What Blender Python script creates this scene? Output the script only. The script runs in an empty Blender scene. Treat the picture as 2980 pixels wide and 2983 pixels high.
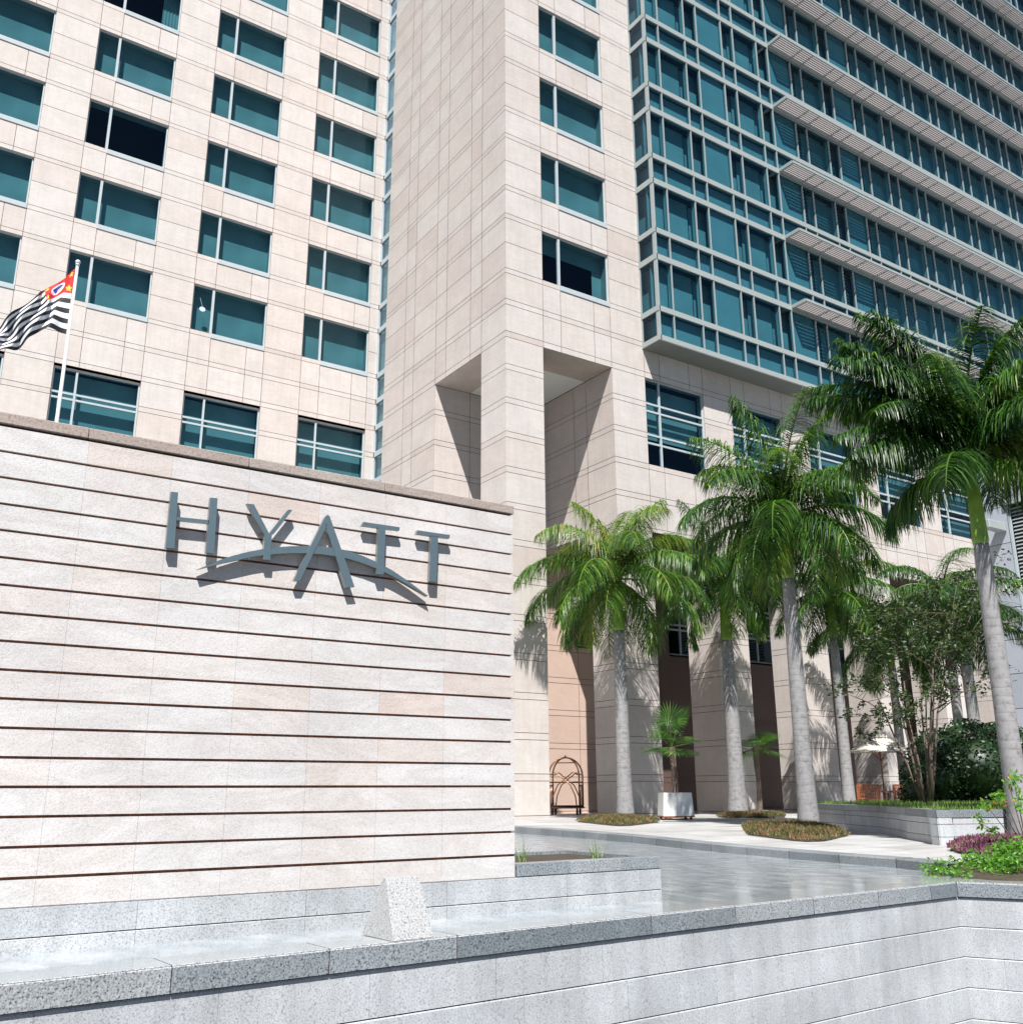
import bpy, math, random
from mathutils import Vector, Matrix
random.seed(7)
sc = bpy.context.scene
COL = sc.collection
H = 0.9                                    # eye height above the water
CR = Vector((0.83183069, -0.55500962, -0.00469237))
CU = Vector((-0.14985957, -0.23272897, 0.96092629))
CF = Vector((0.53441539, 0.79862479, 0.2767646))
FPX = 2833.7
def ray(x, y): return CR*(x-1490)-CU*(y-1491.5)+CF*FPX
def onz(x, y, z=0.0):                      # point at height z seen at a photo pixel
    d = ray(x, y); t = (z-H)/d.z; return Vector((d.x*t, d.y*t, z))
def ony(x, y, Y):
    d = ray(x, y); t = Y/d.y; return Vector((d.x*t, Y, H+d.z*t))
def onf(x, y, fwd):
    d = ray(x, y); h = math.hypot(d.x, d.y); t = fwd/(d.dot(CF)); return Vector((d.x*t, d.y*t, H+d.z*t))
def gz(x, y): return .105+.055*min(1, max(0, (y-9)/13))

# ---------------------------------------------------------------- tags
def tag(o, label=None, cat=None, group=None, kind=None):
    if label: o['label'] = label
    if cat: o['category'] = cat
    if group: o['group'] = group
    if kind: o['kind'] = kind
    return o
def empty(name, loc=(0, 0, 0), rz=0.0):
    o = bpy.data.objects.new(name, None); COL.objects.link(o)
    o.location = loc; o.rotation_euler = (0, 0, rz); o.empty_display_size = .2
    return o
def cpy(o, parent=None, loc=None):
    kids = [c for c in bpy.data.objects if c.parent == o]
    c = o.copy(); COL.objects.link(c)
    if parent: c.parent = parent
    if loc is not None: c.location = loc
    for k in kids: cpy(k, c)
    return c

# ---------------------------------------------------------------- mesh builder
class MB:
    def __init__(s): s.v = []; s.f = []; s.t = []; s.m = []
    def quad(s, a, b, c, d, t=0.5, m=0):
        n = len(s.v); s.v += [tuple(a), tuple(b), tuple(c), tuple(d)]; s.f.append((n, n+1, n+2, n+3)); s.t.append(t); s.m.append(m)
    def poly(s, pts, t=0.5, m=0):
        n = len(s.v); s.v += [tuple(p) for p in pts]; s.f.append(tuple(range(n, n+len(pts)))); s.t.append(t); s.m.append(m)
    def box(s, x0, x1, y0, y1, z0, z1, t=0.5, m=0, b=0.0):
        if b > 0:      # chamfered box
            pts = []
            P = [(x0, x1), (y0, y1), (z0, z1)]
            def c(i, j, k, ax):
                o = [0, 0, 0]
                for a, q in enumerate((i, j, k)):
                    e = P[a][q]; o[a] = e if a == ax else (e+b if q == 0 else e-b)
                return tuple(o)
            idx = {}
            n = len(s.v)
            for i in (0, 1):
                for j in (0, 1):
                    for k in (0, 1):
                        for ax in (0, 1, 2):
                            idx[(i, j, k, ax)] = n+len(pts); pts.append(c(i, j, k, ax))
            s.v += pts
            def F(*q): s.f.append(tuple(idx[a] for a in q)); s.t.append(t); s.m.append(m)
            F((0,0,0,0),(0,0,1,0),(0,1,1,0),(0,1,0,0)); F((1,0,0,0),(1,1,0,0),(1,1,1,0),(1,0,1,0))
            F((0,0,0,1),(1,0,0,1),(1,0,1,1),(0,0,1,1)); F((0,1,0,1),(0,1,1,1),(1,1,1,1),(1,1,0,1))
            F((0,0,0,2),(0,1,0,2),(1,1,0,2),(1,0,0,2)); F((0,0,1,2),(1,0,1,2),(1,1,1,2),(0,1,1,2))
            for k in (0, 1):
                for j in (0, 1): F((0,j,k,1),(1,j,k,1),(1,j,k,2),(0,j,k,2))
                for i in (0, 1): F((i,0,k,0),(i,1,k,0),(i,1,k,2),(i,0,k,2))
            for i in (0, 1):
                for j in (0, 1): F((i,j,0,0),(i,j,1,0),(i,j,1,1),(i,j,0,1))
            for i in (0, 1):
                for j in (0, 1):
                    for k in (0, 1): F((i,j,k,0),(i,j,k,1),(i,j,k,2))
            return
        a = [(x0,y0,z0),(x1,y0,z0),(x1,y1,z0),(x0,y1,z0),(x0,y0,z1),(x1,y0,z1),(x1,y1,z1),(x0,y1,z1)]
        n = len(s.v); s.v += a
        for f in ((0,3,2,1),(4,5,6,7),(0,1,5,4),(1,2,6,5),(2,3,7,6),(3,0,4,7)):
            s.f.append(tuple(n+i for i in f)); s.t.append(t); s.m.append(m)
    def prism(s, pts, off, t=0.5, m=0):      # polygon swept by a vector
        off = Vector(off); n = len(s.v); k = len(pts)
        s.v += [tuple(p) for p in pts]+[tuple(Vector(p)+off) for p in pts]
        s.f.append(tuple(range(n, n+k))); s.f.append(tuple(range(n+2*k-1, n+k-1, -1)))
        for i in range(k):
            j = (i+1) % k; s.f.append((n+i, n+k+i, n+k+j, n+j))
        s.t += [t]*(k+2); s.m += [m]*(k+2)
    def tube(s, pts, r, seg=8, t=0.5, m=0, cap=True):
        pts = [Vector(p) for p in pts]; n0 = len(s.v); N = len(pts)
        rr = r if isinstance(r, (list, tuple)) else [r]*N
        ref = None
        for i, p in enumerate(pts):
            d = (pts[min(i+1, N-1)]-pts[max(i-1, 0)]).normalized()
            if ref is None:
                ref = Vector((0, 0, 1)) if abs(d.z) < .9 else Vector((1, 0, 0))
            a = (ref-d*ref.dot(d)).normalized(); b = d.cross(a); ref = a
            for k in range(seg):
                w = 2*math.pi*k/seg
                s.v.append(tuple(p+(a*math.cos(w)+b*math.sin(w))*rr[i]))
        for i in range(N-1):
            for k in range(seg):
                k2 = (k+1) % seg
                s.f.append((n0+i*seg+k, n0+i*seg+k2, n0+(i+1)*seg+k2, n0+(i+1)*seg+k)); s.t.append(t); s.m.append(m)
        if cap:
            s.f.append(tuple(n0+k for k in range(seg-1, -1, -1))); s.f.append(tuple(n0+(N-1)*seg+k for k in range(seg)))
            s.t += [t]*2; s.m += [m]*2
    def ball(s, c, r, seg=8, rings=5, t=.5, m=0, sz=1.0):
        c = Vector(c); n = len(s.v)
        for i in range(rings+1):
            a = math.pi*i/rings
            for k in range(seg):
                w = 2*math.pi*k/seg
                s.v.append((c.x+r*math.sin(a)*math.cos(w), c.y+r*math.sin(a)*math.sin(w), c.z+r*sz*math.cos(a)))
        for i in range(rings):
            for k in range(seg):
                k2 = (k+1) % seg
                s.f.append((n+i*seg+k, n+(i+1)*seg+k, n+(i+1)*seg+k2, n+i*seg+k2)); s.t.append(t); s.m.append(m)
    def build(s, name, mats, parent=None, smooth=False, loc=None):
        me = bpy.data.meshes.new(name); me.from_pydata(s.v, [], s.f)
        if not isinstance(mats, (list, tuple)): mats = [mats]
        for q in mats: me.materials.append(q)
        if len(mats) > 1: me.polygons.foreach_set('material_index', s.m)
        at = me.attributes.new('tone', 'FLOAT', 'FACE'); at.data.foreach_set('value', s.t)
        if smooth: me.polygons.foreach_set('use_smooth', [True]*len(me.polygons))
        me.update()
        o = bpy.data.objects.new(name, me); COL.objects.link(o)
        if parent: o.parent = parent
        if loc is not None: o.location = loc
        return o

# ---------------------------------------------------------------- materials
def newmat(name):
    m = bpy.data.materials.new(name); m.use_nodes = True
    nt = m.node_tree; nt.nodes.clear()
    return m, nt, nt.nodes, nt.links
def N(ns, typ, **kw):
    n = ns.new(typ)
    for k, v in kw.items():
        if hasattr(n, k): setattr(n, k, v)
        else: n.inputs[k.replace('_', ' ')].default_value = v
    return n
def ramp(ns, stops):
    r = ns.new('ShaderNodeValToRGB'); e = r.color_ramp.elements
    while len(e) < len(stops): e.new(.5)
    for i, (p, c) in enumerate(stops): e[i].position = p; e[i].color = (*c, 1)
    return r
def bsdf(ns, ls, rough=.6, metal=0, spec=.5):
    out = ns.new('ShaderNodeOutputMaterial'); b = ns.new('ShaderNodeBsdfPrincipled')
    b.inputs['Roughness'].default_value = rough; b.inputs['Metallic'].default_value = metal
    b.inputs['Specular IOR Level'].default_value = spec
    ls.new(b.outputs[0], out.inputs[0]); return b
def mix(ns, ls, a, b, fac, mode='MIX'):
    m = ns.new('ShaderNodeMix'); m.data_type = 'RGBA'; m.blend_type = mode
    for sock, v in ((m.inputs[0], fac), (m.inputs[6], a), (m.inputs[7], b)):
        if hasattr(v, 'is_output'): ls.new(v, sock)
        elif isinstance(v, (int, float)): sock.default_value = v
        else: sock.default_value = (*v, 1)
    return m.outputs[2]
def stone(name, tones, speck=(60, .10), cloud=.08, veins=0.0, rough=.6, bump=.0, vscale=None, streak=0.0):
    """tones: ramp over the per-slab tone; speck: grain scale and strength"""
    m, nt, ns, ls = newmat(name); b = bsdf(ns, ls, rough)
    at = N(ns, 'ShaderNodeAttribute', attribute_name='tone')
    r = ramp(ns, tones); ls.new(at.outputs['Fac'], r.inputs[0])
    tc = ns.new('ShaderNodeTexCoord')
    n1 = N(ns, 'ShaderNodeTexNoise', Scale=speck[0], Detail=3.0, Roughness=.7); ls.new(tc.outputs['Object'], n1.inputs['Vector'])
    g = ramp(ns, [(.32, (1-speck[1]*2.2,)*3), (.45, (1-speck[1]*.4,)*3), (.7, (1+speck[1]*.6,)*3)]); ls.new(n1.outputs['Fac'], g.inputs[0])
    c = mix(ns, ls, r.outputs[0], g.outputs[0], 1.0, 'MULTIPLY')
    n2 = N(ns, 'ShaderNodeTexNoise', Scale=1.3, Detail=5.0, Roughness=.6); ls.new(tc.outputs['Object'], n2.inputs['Vector'])
    g2 = ramp(ns, [(.3, (1-cloud, 1-cloud*1.05, 1-cloud*1.1)), (.7, (1+cloud*.5,)*3)]); ls.new(n2.outputs['Fac'], g2.inputs[0])
    c = mix(ns, ls, c, g2.outputs[0], 1.0, 'MULTIPLY')
    if veins:
        mp = N(ns, 'ShaderNodeMapping'); mp.inputs['Rotation'].default_value = (.5, .7, .2); mp.inputs['Scale'].default_value = (1, 1, 3)
        ls.new(tc.outputs['Object'], mp.inputs[0])
        n3 = N(ns, 'ShaderNodeTexNoise', Scale=.9, Detail=6.0, Roughness=.65, Distortion=1.2); ls.new(mp.outputs[0], n3.inputs['Vector'])
        g3 = ramp(ns, [(.40, (1, 1, 1)), (.5, (1-veins, 1-veins*1.1, 1-veins*1.2)), (.58, (1, 1, 1))]); ls.new(n3.outputs['Fac'], g3.inputs[0])
        c = mix(ns, ls, c, g3.outputs[0], 1.0, 'MULTIPLY')
    if streak:
        mp = N(ns, 'ShaderNodeMapping'); mp.inputs['Scale'].default_value = (5, 5, .5)
        ls.new(tc.outputs['Object'], mp.inputs[0])
        n4 = N(ns, 'ShaderNodeTexNoise', Scale=1.6, Detail=4.0, Roughness=.6); ls.new(mp.outputs[0], n4.inputs['Vector'])
        g4 = ramp(ns, [(.35, (1-streak,)*3), (.55, (1, 1, 1)), (.75, (1+streak*.4,)*3)]); ls.new(n4.outputs['Fac'], g4.inputs[0])
        c = mix(ns, ls, c, g4.outputs[0], 1.0, 'MULTIPLY')
    ls.new(c, b.inputs['Base Color'])
    if bump:
        bn = N(ns, 'ShaderNodeBump', Strength=bump, Distance=.01); ls.new(n1.outputs['Fac'], bn.inputs['Height']); ls.new(bn.outputs[0], b.inputs['Normal'])
    return m
def plain(name, col, rough=.5, metal=0, noise=.0, scale=8, spec=.5):
    m, nt, ns, ls = newmat(name); b = bsdf(ns, ls, rough, metal, spec)
    tc = ns.new('ShaderNodeTexCoord'); n1 = N(ns, 'ShaderNodeTexNoise', Scale=scale, Detail=4.0); ls.new(tc.outputs['Object'], n1.inputs['Vector'])
    g = ramp(ns, [(.3, tuple(c*(1-noise) for c in col)), (.7, tuple(min(1, c*(1+noise)) for c in col))]); ls.new(n1.outputs['Fac'], g.inputs[0])
    ls.new(g.outputs[0], b.inputs['Base Color']); return m
def leafmat(name, stops, trans=.35, rough=.42, spec=.5):
    m, nt, ns, ls = newmat(name)
    out = ns.new('ShaderNodeOutputMaterial')
    at = N(ns, 'ShaderNodeAttribute', attribute_name='tone'); r = ramp(ns, stops); ls.new(at.outputs['Fac'], r.inputs[0])
    b = ns.new('ShaderNodeBsdfPrincipled'); b.inputs['Roughness'].default_value = rough; b.inputs['Specular IOR Level'].default_value = spec
    t = ns.new('ShaderNodeBsdfTranslucent'); ms = ns.new('ShaderNodeMixShader'); ms.inputs[0].default_value = trans
    ls.new(r.outputs[0], b.inputs['Base Color'])
    c = mix(ns, ls, r.outputs[0], (1.5, 1.7, .7), 1.0, 'MULTIPLY'); ls.new(c, t.inputs['Color'])
    ls.new(b.outputs[0], ms.inputs[1]); ls.new(t.outputs[0], ms.inputs[2]); ls.new(ms.outputs[0], out.inputs[0])
    return m
def glass(name, tint, refl=1.0, rough=.0):
    m, nt, ns, ls = newmat(name)
    out = ns.new('ShaderNodeOutputMaterial'); tr = ns.new('ShaderNodeBsdfTransparent'); tr.inputs[0].default_value = (*tint, 1)
    gl = ns.new('ShaderNodeBsdfGlossy'); gl.inputs['Roughness'].default_value = rough; gl.inputs[0].default_value = (.55, .78, 1, 1)
    lw = N(ns, 'ShaderNodeLayerWeight', Blend=.5); pw = N(ns, 'ShaderNodeMath', operation='POWER'); ls.new(lw.outputs['Facing'], pw.inputs[0]); pw.inputs[1].default_value = 5
    mu = N(ns, 'ShaderNodeMath', operation='MULTIPLY_ADD'); mu.inputs[1].default_value = .95*refl; mu.inputs[2].default_value = .05*refl
    ls.new(pw.outputs[0], mu.inputs[0]); ms = ns.new('ShaderNodeMixShader')
    ls.new(mu.outputs[0], ms.inputs[0]); ls.new(tr.outputs[0], ms.inputs[1]); ls.new(gl.outputs[0], ms.inputs[2]); ls.new(ms.outputs[0], out.inputs[0])
    return m

M = {}
M['beige'] = stone('beige_granite_cladding', [(0, (.50, .42, .38)), (.5, (.565, .51, .47)), (1, (.59, .555, .525))], (34, .05), .07, .05, .55, streak=.05)
M['shade_stone'] = stone('arcade_stone_painted_shade', [(0, (.10, .065, .055)), (1, (.14, .09, .075))], (34, .06), .08, .0, .5)  # arcade stone with the shade of the deep bays painted into its colour
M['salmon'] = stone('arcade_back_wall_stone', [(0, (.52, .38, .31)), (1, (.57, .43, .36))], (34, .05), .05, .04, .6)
M['beige_dark'] = plain('cladding_joint', (.16, .085, .065), .9)
M['wallstone'] = stone('sign_wall_granite', [(0, (.60, .49, .44)), (.3, (.60, .545, .505)), (.6, (.61, .58, .56)), (1, (.60, .59, .585))], (95, .11), .10, .10, .65, .25)
M['groove'] = plain('rusty_joint', (.22, .085, .045), .9, noise=.5, scale=20)
M['coping_beige'] = stone('weathered_coping', [(0, (.36, .29, .255)), (1, (.42, .37, .33))], (55, .22), .15, .1, .75, .3)
M['grey'] = stone('pale_grey_granite', [(0, (.43, .455, .475)), (.5, (.49, .51, .525)), (1, (.52, .535, .545))], (95, .26), .22, .0, .5, .1, streak=.11)
M['greydark'] = stone('speckled_dark_granite', [(0, (.19, .22, .24)), (.5, (.27, .30, .32)), (1, (.40, .42, .43))], (85, .62), .12, .0, .35, .1)
M['greypol'] = stone('polished_coping_top', [(0, (.30, .33, .34)), (1, (.38, .40, .41))], (60, .15), .10, .0, .12, 0)
M['wedge'] = stone('speckled_white_granite', [(0, (.42, .43, .43)), (1, (.42, .42, .415))], (100, .38), .04, .0, .5, .15)
M['dirty'] = plain('dark_joint', (.06, .035, .035), .9)
M['pave'] = stone('pale_paving_slabs', [(0, (.34, .335, .325)), (.5, (.42, .415, .405)), (1, (.47, .47, .465))], (30, .09), .12, .0, .6)
M['kerb'] = stone('kerb_granite', [(0, (.19, .215, .225)), (1, (.28, .30, .31))], (60, .28), .22, .0, .5)
M['wing'] = stone('grey_blue_granite', [(0, (.34, .37, .42)), (1, (.42, .45, .50))], (40, .14), .05, .0, .5)
M['metal'] = plain('light_grey_aluminium', (.31, .345, .335), .45, .0, .04, spec=.6)
M['metal_b'] = plain('sunshade_aluminium', (.38, .345, .335), .5, .0, .05)
M['frame'] = plain('window_frame_grey', (.42, .47, .485), .4, .0, .03)
M['soffit'] = plain('soffit_panel', (.20, .205, .195), .6, 0, .05, 2)
M['whiteceil'] = plain('white_ceiling_plaster', (.75, .75, .73), .8, 0, .02)
M['glass'] = glass('teal_tinted_glass', (.27, .465, .52), .75)
M['glass_c'] = glass('curtain_wall_glass', (.25, .465, .54), .7)
M['glass_s'] = glass('corner_strip_glass', (.42, .56, .56), 1.5)
M['blind'] = plain('pale_roller_blind', (.54, .58, .545), .9, 0, .13, .8)
M['spandrel'] = plain('spandrel_panel', (.54, .59, .57), .8, 0, .07, .9)
M['dark'] = plain('dark_interior', (.012, .012, .016), .9)
M['navy'] = plain('dim_room', (.05, .06, .075), .9)
M['letter'] = plain('brushed_steel_letters', (.13, .185, .21), .42, .4, .05, 30)
M['bronze'] = plain('letter_return', (.30, .30, .28), .35, .6, .1)
M['pole'] = plain('white_painted_pole', (.62, .64, .64), .3, .1)
M['trunk'] = None
M['shaft'] = plain('green_crownshaft', (.15, .26, .03), .35, 0, .35, 3)
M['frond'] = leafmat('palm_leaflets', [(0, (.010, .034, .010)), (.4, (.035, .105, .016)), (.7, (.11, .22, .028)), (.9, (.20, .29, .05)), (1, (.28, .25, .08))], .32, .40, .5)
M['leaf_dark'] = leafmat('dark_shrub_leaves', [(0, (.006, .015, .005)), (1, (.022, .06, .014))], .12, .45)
M['leaf_tree'] = leafmat('small_tree_leaves', [(0, (.012, .025, .008)), (.6, (.03, .06, .016)), (1, (.10, .14, .04))], .25, .5)
M['leaf_bright'] = leafmat('bright_shrub_leaves', [(0, (.06, .17, .02)), (1, (.16, .36, .04))], .3, .4)
M['leaf_red'] = leafmat('orange_new_leaves', [(0, (.5, .10, .02)), (1, (.6, .2, .05))], .3, .4)
M['heath'] = leafmat('heath_ground_cover', [(0, (.06, .055, .02)), (.35, (.09, .12, .03)), (.7, (.19, .13, .05)), (1, (.28, .12, .08))], .2, .6)
M['purple'] = leafmat('purple_ground_cover', [(0, (.10, .03, .06)), (.6, (.22, .07, .13)), (1, (.14, .12, .05))], .2, .6)
M['grass'] = leafmat('grass_blades', [(0, (.07, .13, .03)), (1, (.22, .34, .07))], .3, .5)
M['soil'] = plain('soil', (.05, .04, .025), .95, 0, .3)
M['bark'] = plain('thin_bark', (.14, .10, .08), .8, 0, .3, 6)
M['wood'] = plain('teak_furniture', (.26, .075, .025), .5, 0, .25, 10)
M['canvas'] = plain('cream_canvas', (.78, .72, .62), .8, 0, .02)
M['brass'] = plain('polished_brass', (.34, .17, .09), .35, .8, .15)
M['rubber'] = plain('black_rubber', (.02, .02, .02), .6)
M['carpet'] = plain('dark_carpet', (.03, .018, .018), .95)
M['boxwhite'] = plain('white_planter', (.72, .73, .70), .6, 0, .03)
M['asphalt'] = plain('street_asphalt', (.06, .06, .062), .9, 0, .2, 4)

def trunkmat():
    m, nt, ns, ls = newmat('ringed_palm_bark'); b = bsdf(ns, ls, .75)
    tc = ns.new('ShaderNodeTexCoord'); sep = ns.new('ShaderNodeSeparateXYZ'); ls.new(tc.outputs['Object'], sep.inputs[0])
    nz = N(ns, 'ShaderNodeTexNoise', Scale=1.6, Detail=4.0); ls.new(tc.outputs['Object'], nz.inputs['Vector'])
    ad = N(ns, 'ShaderNodeMath', operation='MULTIPLY_ADD'); ls.new(nz.outputs['Fac'], ad.inputs[0]); ad.inputs[1].default_value = .16; ls.new(sep.outputs['Z'], ad.inputs[2])
    mu = N(ns, 'ShaderNodeMath', operation='MULTIPLY'); ls.new(ad.outputs[0], mu.inputs[0]); mu.inputs[1].default_value = 7.5
    fr = N(ns, 'ShaderNodeMath', operation='FRACT'); ls.new(mu.outputs[0], fr.inputs[0])
    g = ramp(ns, [(0, (.20, .18, .165)), (.07, (.24, .22, .205)), (.16, (.27, .265, .265)), (.9, (.30, .295, .295)), (1, (.22, .21, .205))]); ls.new(fr.outputs[0], g.inputs[0])
    n2 = N(ns, 'ShaderNodeTexNoise', Scale=9, Detail=5.0, Roughness=.7); ls.new(tc.outputs['Object'], n2.inputs['Vector'])
    g2 = ramp(ns, [(.3, (.55, .53, .51)), (.48, (.95, .95, .95)), (.75, (1.12, 1.12, 1.12))]); ls.new(n2.outputs['Fac'], g2.inputs[0])
    n3 = N(ns, 'ShaderNodeTexNoise', Scale=2.5, Detail=2.0); ls.new(tc.outputs['Object'], n3.inputs['Vector'])
    g3 = ramp(ns, [(.42, (.0,)*3), (.62, (1,)*3)]); ls.new(n3.outputs['Fac'], g3.inputs[0])
    base = mix(ns, ls, (.27, .265, .265), g.outputs[0], g3.outputs[0])
    ls.new(mix(ns, ls, base, g2.outputs[0], 1.0, 'MULTIPLY'), b.inputs['Base Color'])
    bn = N(ns, 'ShaderNodeBump', Strength=.35, Distance=.02); ls.new(fr.outputs[0], bn.inputs['Height']); ls.new(bn.outputs[0], b.inputs['Normal'])
    return m
M['trunk'] = trunkmat()
def watermat():
    m, nt, ns, ls = newmat('shallow_pool_water'); b = bsdf(ns, ls, .06, 0, .5)
    b.inputs['IOR'].default_value = 1.36
    tc = ns.new('ShaderNodeTexCoord')
    mp = N(ns, 'ShaderNodeMapping'); mp.inputs['Rotation'].default_value = (0, 0, math.radians(-56)); ls.new(tc.outputs['Object'], mp.inputs[0])
    mp2 = N(ns, 'ShaderNodeMapping'); mp2.inputs['Scale'].default_value = (1.6, .9, 1); mp2.inputs['Rotation'].default_value = (0, 0, math.radians(-56)); ls.new(tc.outputs['Object'], mp2.inputs[0])
    n1 = N(ns, 'ShaderNodeTexNoise', Scale=2.6, Detail=5.0, Roughness=.6); ls.new(mp2.outputs[0], n1.inputs['Vector'])
    g = ramp(ns, [(.3, (.19, .225, .25)), (.5, (.30, .335, .355)), (.7, (.42, .45, .455))]); ls.new(n1.outputs['Fac'], g.inputs[0])
    ls.new(g.outputs[0], b.inputs['Base Color'])
    n2 = N(ns, 'ShaderNodeTexNoise', Scale=4.5, Detail=5.0, Roughness=.6); ls.new(mp.outputs[0], n2.inputs['Vector'])
    # ripples grow away from the overflow edge
    sep = ns.new('ShaderNodeSeparateXYZ'); ls.new(tc.outputs['Object'], sep.inputs[0])
    mr = N(ns, 'ShaderNodeMapRange'); ls.new(sep.outputs['Y'], mr.inputs[0])
    for i, v in ((1, 6.4), (2, 9.5), (3, .04), (4, .9)): mr.inputs[i].default_value = v
    bn = N(ns, 'ShaderNodeBump', Distance=.03); ls.new(mr.outputs[0], bn.inputs['Strength'])
    ls.new(n2.outputs['Fac'], bn.inputs['Height']); ls.new(bn.outputs[0], b.inputs['Normal'])
    return m
M['water'] = watermat()

# ---------------------------------------------------------------- cladding helpers
G = .009       # half joint
def rtone(rng, lo=.35, hi=.85): 
    r = rng.random()
    return lo+(hi-lo)*rng.random() if r > .05 else .2+rng.random()*.25
def clad(mb, bk, plane, us, zs, hole, rng, tlo=.4, thi=.85, depth=.012, spl=None, g=G):
    """slabs with open joints over a dark backing; plane(u,z,d)->point, d = depth into the wall"""
    for j in range(len(zs)-1):
        z0, z1 = zs[j], zs[j+1]; i = 0
        while i < len(us)-1:
            u0, u1 = us[i], us[i+1]; i += 1
            um, zm = (u0+u1)/2, (z0+z1)/2
            if hole and hole(um, zm): continue
            if spl: 
                if spl(um, zm) and i < len(us)-1 and not (hole and hole((us[i]+us[i+1])/2, zm)): u1 = us[i+1]; i += 1
            t = rtone(rng, tlo, thi)
            mb.quad(plane(u0+g, z0+g, 0), plane(u1-g, z0+g, 0), plane(u1-g, z1-g, 0), plane(u0+g, z1-g, 0), t)
            bk.quad(plane(u0, z0, depth), plane(u1, z0, depth), plane(u1, z1, depth), plane(u0, z1, depth))
def zlines(z0, z1):
    L = []
    for k in range(-3, 14):
        f = 17.70+3.21*k
        L += [f-.095, f+.09, f+2.09-.09, f+2.09+.09]
        L.append(f+1.06)
    L = [z for z in L if z > 16.7]
    z = 16.54
    while z > -.2: L += [z-.1, z+.1]; z -= 1.172
    L = sorted(x for x in L if z0+.05 < x < z1-.05)
    return [z0]+L+[z1]
def is_single(z):   # the thin mid-height joint is only cut beside windows
    return False
rng = random.Random(3)

XT, YT, YL, XS, YB = 16.0, 24.2, 34.45, 16.3, 28.9
hotel = tag(empty('hotel_building', (16, 24.2, 0)), 'tall beige granite hotel with teal windows, an open corner porch and a glass curtain wall', 'building')
HO = Vector((16, 24.2, 0))
def hb(mb, name, mats, parent=None, **k):     # part of the hotel; coordinates are world, hotel origin subtracted
    o = mb.build(name, mats, parent or hotel, **k)
    if parent is None or parent is hotel: o.location = -HO
    return o

# ---- left facade (plane y = YL, x < 16.3)
mb, bk = MB(), MB()
cols = [4.05-4.445*3, 4.05-8.89, 4.05-4.445, 4.05, 8.495, 12.94]
us = [-11.5]
for c in cols: us += [c, c+.8, c+2.2, c+2.9]
us.append(16.3)
zs = zlines(0, 41.0)
floors = [17.70+3.21*k for k in range(0, 7)]
def incol(u): return any(c < u < c+2.9 for c in cols)
def lhole(u, z):
    if not incol(u): return False
    if 12.0 < z < 15.2: return True
    c = [q for q in cols if q < u < q+2.9][0]
    for f in floors:
        if f+.09 < z < f+2.0: return True
        if u > c+.8 and f-.095 < z < f+2.0: return True
    return False
# extra line at 15.17 window head equals joint band (15.27) closely enough: use the band
clad(mb, bk, lambda u, z, d: (u, YL+d, z), us, zs, lhole, rng)
# fill between 15.2 and joint
leftwall = hb(mb, 'stone_wall', M['beige'])
hb(bk, 'wall_backing', M['beige_dark'])

# ---- tower
mb, bk = MB(), MB()
# front face (plane y = YT) from the corner to the curtain wall
us = [16.0, 17.52, 18.27, 19.73, 20.47, 22.0]
zt = zlines(15.25, 41.0)
def thole(u, z):
    if not 17.52 < u < 20.47: return False
    for f in floors:
        if f+.09 < z < f+2.0 or (u > 18.27 and f-.095 < z < f+2.0): return True
    return False
clad(mb, bk, lambda u, z, d: (u, YT+d, z), us, zt, thole, rng)
# side face (plane x = XT)
usl = [24.2, 25.7, 26.44, 28.13, 28.9, 30.63, 31.4, 33.1]
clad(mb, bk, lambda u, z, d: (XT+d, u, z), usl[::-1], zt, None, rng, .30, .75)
usb = [28.9, 30.63, 31.4, 33.1]
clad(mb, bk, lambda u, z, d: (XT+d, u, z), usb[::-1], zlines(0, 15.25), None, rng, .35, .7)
hb(mb, 'tower_cladding', M['beige']); hb(bk, 'tower_backing', M['beige_dark'])
# podium facade over the arcade (plane y = YT, z 9.48 .. 16.36)
mb, bk = MB(), MB()
bays = [22.0, 26.38, 30.72, 35.05, 39.35]
us = [20.47]
for b_ in bays: us += [b_, b_+.73, b_+2.2, b_+2.88]
us.append(42.4)
def phole(u, z): return any(b_ < u < b_+2.88 for b_ in bays) and 11.93 < z < 15.25
zl = [z for z in zlines(9.47, 15.25)]
zl2 = zlines(15.25, 16.45)
def phole1(u, z): return u < 22.0
clad(mb, bk, lambda u, z, d: (u, YT+d, z), us[1:], [z for z in zl if abs(z-15.25) > .02]+[15.25], phole, rng)
clad(mb, bk, lambda u, z, d: (u, YT+d, z), us[1:], zl2, None, rng)
clad(mb, bk, lambda u, z, d: (u, YT+d, z), [20.47, 22.0], zl, None, rng)
# void jamb facing the corner, x = 20.47, z 9.47 .. 15.25
clad(mb, bk, lambda u, z, d: (20.47+d, u, z), [28.9, 28.13, 26.44, 25.7, 24.2], zlines(9.47, 15.25), None, rng, .3, .6)
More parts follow.
